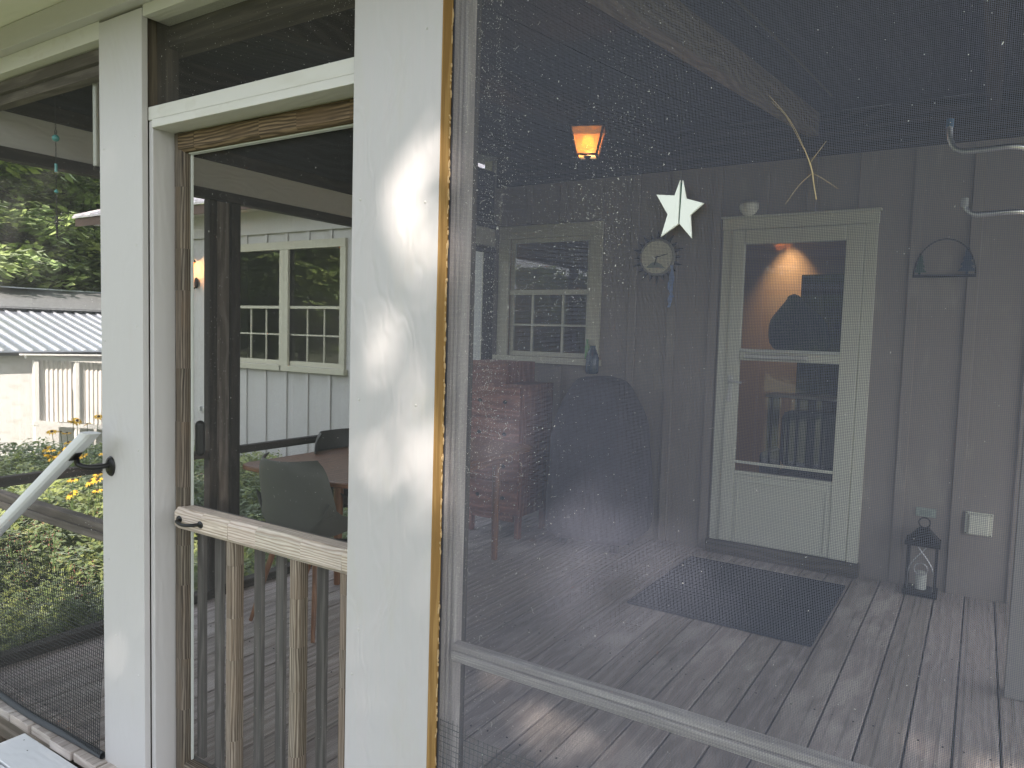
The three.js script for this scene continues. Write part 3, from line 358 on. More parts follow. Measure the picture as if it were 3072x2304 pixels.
{ // what shows through the storm door
  const bulb = phys(1, 0.75, 0.4, { emissive: new THREE.Color(1, 0.62, 0.25), emissiveIntensity: 2 });
  const dl = thing('downlight', 'small warm downlight washing the room wall behind the storm door', 'lamp', [-1.50, 2.5, -5.46]); part('housing', latheG([[0.05, 0.06], [0.055, 0.1], [0.05, 0.1], [0.042, 0.06]], -1.50, 2.5, -5.46, 20), M.alu, dl); part('bulb', new THREE.SphereGeometry(0.03, 12, 8).translate(-1.50, 2.58, -5.46), bulb, dl);
  const sp = new THREE.SpotLight(new THREE.Color(1, 0.66, 0.34), 1.5, 6, R(34), 1, 2); sp.position.set(-1.50, 2.545, -5.46); sp.target.position.set(-1.48, 0.5, -5.56); sp.castShadow = true; scene.add(sp, sp.target);
  const cb = thing('dark_cabinet', 'dark tall cabinet standing in the lit room', 'cabinet', [-1.0, 0.05, -5.4]); box('carcass', cb, M.stain, -1.33, -0.70, 0.051, 2.05, -5.61, -5.30, 0.004, 'y'); box('door', cb, M.stain, -1.32, -1.02, 0.1, 2.0, -5.2995, -5.285, 0.003, 'y'); box('door', cb, M.stain, -1.01, -0.71, 0.1, 2.0, -5.2995, -5.285, 0.003, 'y');
  const navy = plain(0.02, 0.035, 0.08, 0.95);
  const jk = new THREE.SphereGeometry(1, 48, 32); { const P = jk.attributes.position; for (let i = 0; i < P.count; i++) { let x = P.getX(i), y = P.getY(i), z = P.getZ(i); const w = 0.13 + 0.15 * sm(0.9, -0.5, y) + 0.012 * Math.sin(y * 6); P.setXYZ(i, x * w + 0.09 * (0.5 - y * 0.5), y * 0.26 + 0.03 * Math.abs(x) * (y < 0 ? -1 : 0), z * 0.06 + 0.012 * Math.sin(x * 14)); } jk.computeVertexNormals(); }
  single('hanging_jacket', jk.translate(-1.36, 1.62, -5.17), navy, 'navy jacket hanging in front of the dark cabinet', 'jacket', [-1.36, 1.36, -5.17]);
  const ct = thing('console_table', 'console table with pale edge inside the house', 'table', [-1.1, 0.05, -4.95]); box('top', ct, M.doorWhite, -1.47, -0.75, 1.03, 1.055, -5.12, -4.85, 0.004, 'x'); for (const x of [-1.45, -0.79]) for (const z of [-5.1, -4.9]) box('leg', ct, M.stain, x, x + 0.04, 0.051, 1.029, z, z + 0.035, 0, 'y');
  const ac = thing('blue_armchair', 'navy upholstered armchair inside behind the lower door pane', 'armchair', [-1.05, 0.05, -4.6]); box('seat', ac, navy, -1.30, -0.80, 0.25, 0.5, -4.75, -4.35, 0.06, 'x'); box('backrest', ac, navy, -1.30, -0.80, 0.5, 0.95, -4.78, -4.62, 0.07, 'x'); for (const x of [-1.38, -0.80]) box('armrest', ac, navy, x, x + 0.08, 0.25, 0.65, -4.75, -4.35, 0.035, 'y'); for (const x of [-1.36, -0.79]) for (const z of [-4.73, -4.40]) box('leg', ac, M.stain, x, x + 0.04, 0.051, 0.25, z, z + 0.04, 0, 'y');
}

// ---------- things on the porch ----------
{ // clock and ribbon
  const t = thing('wall_clock', 'round pale wall clock with dark hands beside the storm door', 'clock', [-2.02, 1.94, -3.78]); const ring = latheG([[0, 0.0], [0.13, 0.0], [0.135, 0.012], [0.13, 0.028], [0.118, 0.03], [0.115, 0.02]], 0, 0, 0, 40); ring.rotateX(Math.PI / 2); ring.translate(-2.02, 2.062, -3.781); part('case', ring, plain(0.30, 0.30, 0.27, 0.5), t);
  const cv = document.createElement('canvas'); cv.width = cv.height = 256; const c2 = cv.getContext('2d'); c2.fillStyle = '#e4e3d4'; c2.fillRect(0, 0, 256, 256); c2.fillStyle = '#8d9a94'; c2.beginPath(); c2.moveTo(40, 210); c2.quadraticCurveTo(110, 120, 200, 215); c2.fill(); c2.strokeStyle = '#3a3a34'; c2.lineWidth = 3; for (let k = 0; k < 12; k++) { const a = k * Math.PI / 6; c2.beginPath(); c2.moveTo(128 + 104 * Math.sin(a), 128 - 104 * Math.cos(a)); c2.lineTo(128 + 116 * Math.sin(a), 128 - 116 * Math.cos(a)); c2.stroke(); }
  const ft = new THREE.CanvasTexture(cv); ft.colorSpace = THREE.SRGBColorSpace; part('face', new THREE.CircleGeometry(0.117, 40).translate(-2.02, 2.062, -3.756), new THREE.MeshStandardMaterial({ map: ft, roughness: 0.6 }), t);
  const hand = (ang, l, w) => { const g = new THREE.BoxGeometry(w, l, 0.002); g.translate(0, l / 2 - 0.012, 0); g.rotateZ(-ang); g.translate(-2.02, 2.062, -3.752); return g; }; { const ra = []; for (let k = 0; k < 20; k++) { const a = 6.2832 * k / 20, l = k % 2 ? 0.05 : 0.075; const g = new THREE.ConeGeometry(0.014, l, 4).toNonIndexed(); g.scale(1, 1, 0.3); g.translate(0, 0.133 + l / 2, 0); g.rotateZ(a); g.translate(-2.02, 2.062, -3.773); part('ray', g, M.iron, t); } }
  part('hour_hand', hand(R(195), 0.07, 0.009), M.black, t); part('minute_hand', hand(R(76), 0.10, 0.006).translate(0, 0, 0.0025), M.black, t);
  const rb = []; for (let k = 0; k < 3; k++) { const n = 14, pos = [], idx = []; for (let i = 0; i <= n; i++) { const y = 2.0 - 0.30 * i / n * (1 - 0.12 * k), x = -1.893 + 0.006 * k - 0.008 + 0.008 * Math.sin(i * 0.7 + k * 2), z = -3.735 + 0.008 * Math.cos(i * 0.9 + k), w = 0.005 + 0.006 * Math.abs(Math.sin(i * 0.33)); pos.push(x - w, y, z, x + w, y, z + 0.004); if (i < n) idx.push(2 * i, 2 * i + 2, 2 * i + 1, 2 * i + 1, 2 * i + 2, 2 * i + 3); } const g = new THREE.BufferGeometry(); g.setAttribute('position', new THREE.Float32BufferAttribute(pos, 3)); g.setIndex(idx); g.computeVertexNormals(); rb.push(g.toNonIndexed()); }
  rb.push((() => { const g = tubeG([V(-1.895, 2.0, -3.735), V(-1.897, 2.06, -3.76)], 0.001, 2, 4); g.deleteAttribute('uv'); return g; })()); single('blue_streamer', mergeGeometries(rb), phys(0.35, 0.5, 0.95, { roughness: 0.4, transmission: 0.2, thickness: 0 }), 'thin blue glassy streamer hanging below the clock edge', 'streamer', [-1.895, 1.7, -3.735]);
  // dome light above the door
  const dm = thing('dome_light', 'small white dome light on the wall above the storm door', 'wall light', [-1.37, 2.3, -3.78]); { const g = new THREE.SphereGeometry(0.062, 24, 14, 0, 6.2832, 0, Math.PI * 0.62); g.rotateX(Math.PI); g.translate(-1.37, 2.372, -3.72); part('globe', g, plain(0.75, 0.76, 0.72, 0.35), dm); part('bracket', boxG(-1.40, -1.34, 2.35, 2.40, -3.799, -3.72, 0.006), M.doorWhite, dm); part('collar', latheG([[0.0, 0.02], [0.05, 0.018], [0.064, 0], [0.06, -0.006]], -1.37, 2.392, -3.72, 24), plain(0.4, 0.4, 0.38, 0.5), dm); }
}
{ // hanging lantern, lit
  const cx = -1.60, cy = 2.37, cz = -1.80, t = thing('hanging_lantern', 'lit black lantern with tapered amber glass hanging from the ceiling', 'lantern', [cx, 2.29, cz]); const W = 0.075, w = 0.045, y1 = 2.435, y0 = 2.312, rot = R(22);
  const c = (sx, sz, y, k) => { const r = (y === y1 ? W : w) * k, x = sx * r, z = sz * r; return V(cx + x * Math.cos(rot) + z * Math.sin(rot), y, cz - x * Math.sin(rot) + z * Math.cos(rot)); };
  const amber = phys(0.9, 0.56, 0.30, { transmission: 0.6, roughness: 0.25, thickness: 0 });
  const S = [[-1, -1], [1, -1], [1, 1], [-1, 1]];
  S.forEach(([a, b], i) => { const [e, f] = S[(i + 1) % 4]; part('frame_bar', barG(c(a, b, y0, 1), c(a, b, y1, 1), 0.008, 0.008), M.black, t); part('frame_bar', barG(c(a, b, y1, 1), c(e, f, y1, 1), 0.009, 0.009), M.black, t); part('frame_bar', barG(c(a, b, y0, 1), c(e, f, y0, 1), 0.009, 0.009), M.black, t);
    const p = [c(a, b, y0 + 0.004, 0.94), c(e, f, y0 + 0.004, 0.94), c(e, f, y1, 0.94), c(a, b, y1, 0.94)]; const g = new THREE.BufferGeometry(); g.setAttribute('position', new THREE.Float32BufferAttribute([p[0], p[1], p[2], p[0], p[2], p[3]].flatMap((v) => [v.x, v.y, v.z]), 3)); g.computeVertexNormals(); part('glass_pane', g, amber, t); });
  const rf = new THREE.CylinderGeometry(0.018, 0.125, 0.075, 4, 1).toNonIndexed(); rf.rotateY(Math.PI / 4 + rot); rf.translate(cx, y1 + 0.043, cz); part('roof', rf, M.black, t); part('finial', new THREE.SphereGeometry(0.012, 12, 8).translate(cx, y1 + 0.088, cz), M.black, t); part('stem', tubeG([V(cx, y1 + 0.09, cz), V(cx, roofY(cz) + 0.14, cz)], 0.006, 2, 8), M.black, t); part('finial', latheG([[0.0, -0.02], [0.01, -0.012], [0.02, 0.0]], cx, y0, cz, 12), M.black, t);
  part('bulb', new THREE.SphereGeometry(0.027, 18, 14).scale(1, 1.35, 1).translate(cx, 2.378, cz), phys(1, 0.7, 0.25, { emissive: new THREE.Color(1, 0.62, 0.12), emissiveIntensity: 0.7 }), t); part('socket', new THREE.CylinderGeometry(0.014, 0.014, 0.03, 12).translate(cx, 2.426, cz), M.black, t);
  const l = new THREE.PointLight(new THREE.Color(1, 0.6, 0.25), 0.07, 8, 2); l.position.set(cx, 2.378, cz); l.castShadow = true; scene.add(l);
}
{ // doormat
  const g = boxG(-1.585, -0.615, 0.0, 0.014, -3.50, -2.44, 0.004, 'x'); single('doormat', g, surface(256, 256, 0.2, 0.2, (u, v) => { const a = fbm(u * 40, v * 40, 40, 40, 501, 2); return { c: mix3([0.016, 0.02, 0.032], [0.04, 0.047, 0.065], a), h: a }; }, { bump: 0.003, rough: 0.95 }), 'dark navy doormat on the deck below the storm door', 'doormat', [-1.1, 0.001, -2.97]);
  // chest of drawers
  const t = thing('chest_of_drawers', 'reddish brown wooden chest of drawers beside the covered grill', 'chest', [-3.0, 0, -3.3]); const x0 = -3.22, x1 = -2.72, zf = -3.12, zb = -3.55; box('carcass', t, M.chest, x0, x1, 0.17, 1.12, zb, zf, 0.004, 'y'); box('top_case', t, M.chest, x0 - 0.05, x0 + 0.33, 1.1205, 1.275, zb, zf - 0.02, 0.004, 'x');
  for (let i = 0; i < 4; i++) { const y = 0.185 + i * 0.232, d = sub('drawer', t); box('front', d, tinted(M.chest, [1.15, 1.1, 1.05]), x0 + 0.02, x1 - 0.02, y, y + 0.218, zf + 0.0005, zf + 0.016, 0.004, 'x'); for (const x of [x0 + 0.14, x1 - 0.14]) part('knob', new THREE.SphereGeometry(0.014, 10, 8).translate(x, y + 0.11, zf + 0.025), M.iron, d); }
  for (const x of [x0 + 0.02, x1 - 0.06]) for (const z of [zb + 0.02, zf - 0.06]) box('leg', t, M.chest, x, x + 0.04, 0.001, 0.1695, z, z + 0.04, 0, 'y');
  box('plinth', t, M.chest, x0 + 0.07, x1 - 0.07, 0.12, 0.1695, zf - 0.03, zf - 0.01, 0, 'x');
  // covered grill
  const cv = new THREE.SphereGeometry(1, 96, 60); { const P = cv.attributes.position; for (let i = 0; i < P.count; i++) { const x = P.getX(i), y = P.getY(i), z = P.getZ(i), q = 1 / Math.pow(Math.pow(Math.abs(x), 7) + Math.pow(Math.abs(y), 7) + Math.pow(Math.abs(z), 7), 1 / 7); let X = x * q, Y = y * q, Z = z * q; const an = Math.atan2(z, x), low = sm(0.75, -0.9, Y), lid = sm(0.25, 1.0, Y); const fold = 1 + low * (0.05 * Math.sin(an * 7 + Y * 1.2) + 0.03 * Math.sin(an * 15 + 2 + Y * 2.2)) + 0.01 * Math.sin(an * 23 + Y * 9); X *= fold * (1 - 0.30 * lid * lid) * (0.96 + 0.12 * low); Z *= fold * (1 - 0.34 * lid) * (0.95 + 0.12 * low); Y += 0.05 * lid * Math.cos(X * 2.1) - 0.06 * lid * (X > 0.1 ? X : 0) + (y < -0.9 ? 0.03 * Math.sin(an * 7) : 0); P.setXYZ(i, X * 0.30 - 2.24, Y * 0.56 + 0.615, Z * 0.27 - 3.40); } cv.computeVertexNormals(); }
  const gr = thing('covered_grill', 'grill under a dark grey fabric cover beside the chest of drawers', 'grill', [-2.24, 0, -3.38]); part('cover', uvBox(cv, 'y'), surface(256, 256, 0.3, 0.3, (u, v) => { const a = fbm(u * 60, v * 60, 60, 60, 601, 2), b = fbm(u * 4, v * 4, 4, 4, 603, 4); return { c: mix3([0.06, 0.056, 0.07], [0.11, 0.10, 0.125], 0.6 * b + 0.4 * a), h: a }; }, { bump: 0.0008, rough: 0.9 }), gr); for (const x of [-2.44, -2.04]) for (const z of [-3.52, -3.26]) part('caster', new THREE.CylinderGeometry(0.045, 0.045, 0.03, 16).rotateZ(Math.PI / 2).translate(x, 0.046, z), M.black, gr);
  const bt = (name, label, mat, x, y, z, pts, cat = 'bottle') => single(name, latheG(pts, x, y, z, 20), mat, label, cat, [x, y, z]);
  bt('dark_bottle', 'dark blue bottle vase standing on the grill cover by the window', phys(0.02, 0.05, 0.09, { roughness: 0.15 }), -2.34, 1.215, -3.42, [[0, 0], [0.042, 0], [0.048, 0.02], [0.048, 0.11], [0.03, 0.16], [0.02, 0.19], [0.022, 0.2], [0, 0.2]]);
  bt('green_bottle', 'small green glass bottle on the porch window sill', phys(0.2, 0.45, 0.15, { roughness: 0.1, transmission: 0.4, thickness: 0 }), -2.56, 1.305, -3.765, [[0, 0], [0.014, 0], [0.016, 0.03], [0.016, 0.09], [0.008, 0.12], [0.009, 0.15], [0, 0.15]]);
}
{ // right hand wall: plates, shelf, floor lantern, metal arms
  const o = thing('outlet_cover', 'white square weatherproof outlet cover on the porch wall', 'outlet cover', [0.04, 0.37, -3.78]); box('base', o, M.doorWhite, -0.03, 0.11, 0.375, 0.512, -3.7995, -3.775, 0.006, 'y'); box('lid', o, M.doorWhite, -0.012, 0.092, 0.385, 0.503, -3.7745, -3.74, 0.01, 'y'); for (const [x, y] of [[-0.022, 0.383], [0.102, 0.383], [-0.022, 0.504], [0.102, 0.504]]) part('screw', new THREE.SphereGeometry(0.004, 8, 6).translate(x, y, -3.774), M.iron, o);
  const p = thing('switch_plate', 'pale green low wall plate left of the outlet cover', 'wall plate', [-0.23, 0.44, -3.79]); box('plate', p, plain(0.34, 0.40, 0.36, 0.5), -0.285, -0.178, 0.442, 0.495, -3.7995, -3.79, 0.003, 'x'); box('socket', p, plain(0.25, 0.3, 0.27, 0.5), -0.262, -0.202, 0.453, 0.484, -3.7897, -3.785, 0.002, 'x');
  const s = thing('wall_plaque', 'dark arched metal plaque with two pine silhouettes on the porch wall', 'plaque', [-0.22, 1.89, -3.775]); box('base_bar', s, M.iron, -0.385, -0.06, 1.890, 1.906, -3.779, -3.770, 0.002, 'x'); const arc = []; for (let i = 0; i <= 16; i++) { const a = Math.PI * i / 16; arc.push(V(-0.222 - 0.158 * Math.cos(a), 1.905 + 0.21 * Math.sin(a), -3.775)); } part('arch', tubeG(arc, 0.0045, 32, 6), M.iron, s);
  const pine = (x, y, h, w, m) => { const sh = new THREE.Shape(); sh.moveTo(x - 0.006, y); sh.lineTo(x - 0.006, y + h * 0.12); const n = 4; for (let k = 0; k < n; k++) { const y0 = y + h * (0.12 + 0.88 * k / n), ww = w * (1 - k / n * 0.85); sh.lineTo(x - ww, y0); sh.lineTo(x - ww * 0.45, y0 + h * 0.2); } sh.lineTo(x, y + h); for (let k = n - 1; k >= 0; k--) { const y0 = y + h * (0.12 + 0.88 * k / n), ww = w * (1 - k / n * 0.85); sh.lineTo(x + ww * 0.45, y0 + h * 0.2); sh.lineTo(x + ww, y0); } sh.lineTo(x + 0.006, y + h * 0.12); sh.lineTo(x + 0.006, y); return part('pine', new THREE.ExtrudeGeometry(sh, { depth: 0.004, bevelEnabled: false }).translate(0, 0, -3.777), m, s); };
  pine(-0.350, 1.906, 0.13, 0.036, plain(0.015, 0.07, 0.05, 0.5)); pine(-0.108, 1.906, 0.155, 0.046, plain(0.012, 0.04, 0.10, 0.5));
  const l = thing('floor_lantern', 'black metal lantern with arched tracery and candle standing by the wall', 'lantern', [-0.23, 0, -3.66]); const x0 = -0.31, x1 = -0.15, z0 = -3.745, z1 = -3.60; box('base', l, M.black, x0 - 0.01, x1 + 0.01, 0.001, 0.03, z0 - 0.01, z1 + 0.01, 0.003, 'x'); box('lid', l, M.black, x0 - 0.012, x1 + 0.012, 0.30, 0.325, z0 - 0.012, z1 + 0.012, 0.003, 'x'); for (const x of [x0, x1 - 0.012]) for (const z of [z0, z1 - 0.012]) box('corner_bar', l, M.iron, x, x + 0.012, 0.03, 0.30, z, z + 0.012, 0, 'y');
  const rf = new THREE.CylinderGeometry(0.035, 0.115, 0.075, 4, 1).toNonIndexed(); rf.rotateY(Math.PI / 4); rf.translate(-0.23, 0.363, -3.672); part('roof', rf, M.black, l); part('ring', new THREE.TorusGeometry(0.03, 0.004, 8, 20).translate(-0.23, 0.43, -3.672), M.iron, l); for (const s2 of [-1, 1]) part('tracery', tubeG([V(-0.23 + s2 * 0.068, 0.04, z1 - 0.004), V(-0.23 + s2 * 0.06, 0.17, z1 - 0.004), V(-0.23 - s2 * 0.02, 0.295, z1 - 0.004)], 0.004, 14, 5), M.steel, l); part('tracery', new THREE.TorusGeometry(0.035, 0.0035, 6, 20).translate(-0.23, 0.165, z1 - 0.004), M.steel, l);
  part('candle', latheG([[0, 0], [0.03, 0], [0.03, 0.10], [0.026, 0.105], [0, 0.10]], -0.23, 0.031, -3.672, 18), plain(0.6, 0.62, 0.58, 0.5), l);
  const arm = (pts, tip, label) => { const t = thing('storage_arm', label, 'metal arm', [pts[pts.length - 1].x, pts[2].y - 0.06, pts[2].z], 'metal arms on the inner post'); part('rod', tubeG(pts, 0.0095, 40, 10), M.steel, t); part('cap', new THREE.CylinderGeometry(0.0125, 0.0125, 0.028, 14).translate(pts[0].x, pts[0].y + 0.004, pts[0].z), tip, t); const e = pts[pts.length - 1]; box('bracket', t, M.iron, e.x - 0.02, e.x + 0.03, e.y - 0.05, e.y + 0.03, e.z - 0.012, e.z + 0.012, 0.003, 'y'); };
  const z = -1.75; arm([V(-0.147, 2.262, z), V(-0.143, 2.21, z), V(-0.118, 2.168, z), V(-0.06, 2.163, z), V(0.05, 2.164, z), V(0.15, 2.165, z - 0.3), V(0.2, 2.165, -2.388)], plain(0.05, 0.16, 0.32, 0.5), 'upper chrome arm with upturned blue capped tip'); arm([V(-0.087, 1.982, z), V(-0.083, 1.965, z), V(-0.058, 1.943, z), V(-0.02, 1.942, z), V(0.07, 1.945, z), V(0.15, 1.945, z - 0.3), V(0.2, 1.945, -2.388)], plain(0.35, 0.36, 0.36, 0.5), 'lower chrome arm with upturned grey tip');
}
{ // star, stick insect, dragonfly chain, chime
  const st = thing('star_ornament', 'white five pointed split star hanging in front of the big screen', 'star', [-0.487, 1.66, -0.02]);
  const half = (pts) => { const s = new THREE.Shape(); pts.forEach(([x, y], i) => (i ? s.lineTo(x, y) : s.moveTo(x, y))); s.closePath(); const g = new THREE.ExtrudeGeometry(s, { depth: 0.004, bevelEnabled: true, bevelSize: 0.0008, bevelThickness: 0.0008, bevelSegments: 1 }).toNonIndexed(); g.translate(0, 0, -0.024); return g; };
  part('star_half', half([[-0.4885, 1.7705], [-0.4975, 1.7435], [-0.5325, 1.748], [-0.509, 1.7105], [-0.5205, 1.671], [-0.4895, 1.6915]]), M.starWhite, st); part('star_half', half([[-0.4835, 1.770], [-0.476, 1.7365], [-0.4432, 1.7262], [-0.467, 1.707], [-0.4622, 1.6655], [-0.4853, 1.692]]), M.starWhite, st);
  part('spine', boxG(-0.4885, -0.4850, 1.694, 1.767, -0.0255, -0.024, 0), plain(0.05, 0.12, 0.10, 0.6), st); part('thread', tubeG([V(-0.4865, 1.766, -0.022), V(-0.489, 1.80, -0.0215), V(-0.495, 2.1, -0.02), V(-0.50, 2.398, -0.024)], 0.00022, 10, 4), M.fine, st);
  // stick insect, one body mesh
  const z = -0.0295, q = (x, y, dz = 0) => V(x, y, z + dz), B = []; const seg = (pts, r0, r1, n = 12) => { const c = new THREE.CatmullRomCurve3(pts), g = new THREE.TubeGeometry(c, n, 1, 6, false), P = g.attributes.position, C = c.getSpacedPoints(n); for (let i = 0; i <= n; i++) { const r = r0 + (r1 - r0) * i / n, o = C[i]; for (let j = 0; j <= 6; j++) { const k = i * 7 + j; P.setXYZ(k, o.x + (P.getX(k) - o.x) * r, o.y + (P.getY(k) - o.y) * r, o.z + (P.getZ(k) - o.z) * r); } } B.push(g.toNonIndexed()); };
  seg([q(-0.275, 1.806), q(-0.2695, 1.793), q(-0.265, 1.782)], 0.00079, 0.00115); seg([q(-0.265, 1.782), q(-0.2625, 1.774), q(-0.260, 1.765)], 0.00137, 0.00122); seg([q(-0.260, 1.765), q(-0.2565, 1.744), q(-0.252, 1.7225)], 0.00115, 0.00094); B.push(cap(q(-0.2757, 1.8075), 0.00127), cap(q(-0.2518, 1.7215), 0.00143), cap(q(-0.265, 1.782), 0.00150), cap(q(-0.26, 1.765), 0.00150));
  seg([q(-0.275, 1.806), q(-0.29, 1.838, 0.002), q(-0.307, 1.866, 0.001), q(-0.338, 1.904)], 0.00043, 0.00029, 16); seg([q(-0.276, 1.806), q(-0.292, 1.837), q(-0.3095, 1.867), q(-0.333, 1.893, 0.002)], 0.00036, 0.00022, 16); seg([q(-0.265, 1.782), q(-0.2545, 1.795, 0.004), q(-0.241, 1.816)], 0.00043, 0.00029); seg([q(-0.26, 1.765), q(-0.277, 1.749, 0.004), q(-0.302, 1.716)], 0.00043, 0.00029); seg([q(-0.26, 1.765), q(-0.243, 1.754, 0.003), q(-0.219, 1.736)], 0.00043, 0.00029); seg([q(-0.265, 1.781), q(-0.259, 1.790, 0.003), q(-0.2475, 1.806)], 0.00036, 0.00022);
  single('stick_insect', merge(B), surface(64, 64, 1, 1, (u, v) => ({ c: mix3([0.34, 0.24, 0.12], [0.5, 0.42, 0.28], fbm(u * 6, v * 10, 6, 10, 700, 3)), h: 0.5 }), { bump: 0 }), 'slender tan stick insect clinging to the big screen', 'stick insect', [-0.26, 1.72, -0.03]);
  const dc = thing('dragonfly_chain', 'dragonfly pendant on a beaded chain behind the garden side screen', 'ornament', [-2.92, 1.79, -0.1]); const x = -2.908, dz = -0.1, teal = phys(0.06, 0.32, 0.32, { roughness: 0.15, clearcoat: 0.6 });
  const links = []; for (let y = 2.295; y > 1.86; y -= 0.0095) { const g = new THREE.TorusGeometry(0.0036, 0.0008, 5, 10); g.scale(0.7, 1.5, 1); if (Math.round(y / 0.0095) % 2) g.rotateY(Math.PI / 2); g.translate(x, y, dz); links.push(g.toNonIndexed()); } part('chain', merge(links), M.iron, dc); part('ring', new THREE.TorusGeometry(0.009, 0.001, 6, 16).translate(x, 2.168, dz), M.iron, dc); part('bead', new THREE.SphereGeometry(0.0125, 18, 12).translate(x, 2.147, dz), teal, dc); part('bead', new THREE.SphereGeometry(0.007, 14, 10).translate(x, 1.955, dz), teal, dc); part('bead', new THREE.CylinderGeometry(0.005, 0.005, 0.03, 10).translate(x, 2.04, dz), teal, dc); part('hanger', tubeG([V(x, 2.29, dz), V(x, 2.335, -0.097)], 0.0009, 2, 4), M.iron, dc);
  const bod = []; for (let i = 0; i < 9; i++) bod.push(new THREE.SphereGeometry(0.0055 - 0.00025 * i, 10, 8).scale(1, 1.1, 1).translate(x, 1.858 - i * 0.0085, dz).toNonIndexed()); part('dragonfly_body', merge(bod), M.iron, dc); for (const s of [-1, 1]) for (const [a, l] of [[12, 0.088], [-14, 0.075]]) { const pts = []; for (let i = 0; i < 18; i++) { const t = 6.2832 * i / 18, u = (1 - Math.cos(t)) / 2 * l, w = Math.sin(t) * 0.0125 * Math.sqrt(Math.max(0.05, u / l)); const ca = Math.cos(R(a)), sa = Math.sin(R(a)); pts.push(V(x + s * (u * ca - w * sa), 1.846 + u * sa + w * ca, dz)); } part('wing', tubeG(pts, 0.0013, 40, 5, true), M.iron, dc); part('wing_vein', tubeG([V(x, 1.846, dz), V(x + s * l * 0.92 * Math.cos(R(a)), 1.846 + l * 0.92 * Math.sin(R(a)), dz)], 0.0009, 4, 4), M.iron, dc); }
  const ch = thing('wind_chime', 'pale metal wind chime tubes hanging beside the narrow post', 'wind chime', [-2.64, 1.89, -0.12]); const tb = (xx, y0, y1, zz, r) => part('tube', latheG([[r * 0.8, 0], [r, 0], [r, y1 - y0], [r * 0.8, y1 - y0]], xx, y0, zz, 14), plain(0.45, 0.46, 0.40, 0.4, 0.5), ch); tb(-2.641, 2.022, 2.31, -0.105, 0.0105); tb(-2.632, 1.888, 2.16, -0.125, 0.0085); part('cord', tubeG([V(-2.641, 2.31, -0.105), V(-2.64, 2.335, -0.098)], 0.001, 2, 4), M.thread, ch); part('cord', tubeG([V(-2.632, 2.16, -0.125), V(-2.637, 2.335, -0.099)], 0.001, 2, 4), M.thread, ch); part('clapper', new THREE.SphereGeometry(0.012, 12, 8).scale(1, 0.5, 1).translate(-2.641, 2.012, -0.105), M.stain, ch);
}
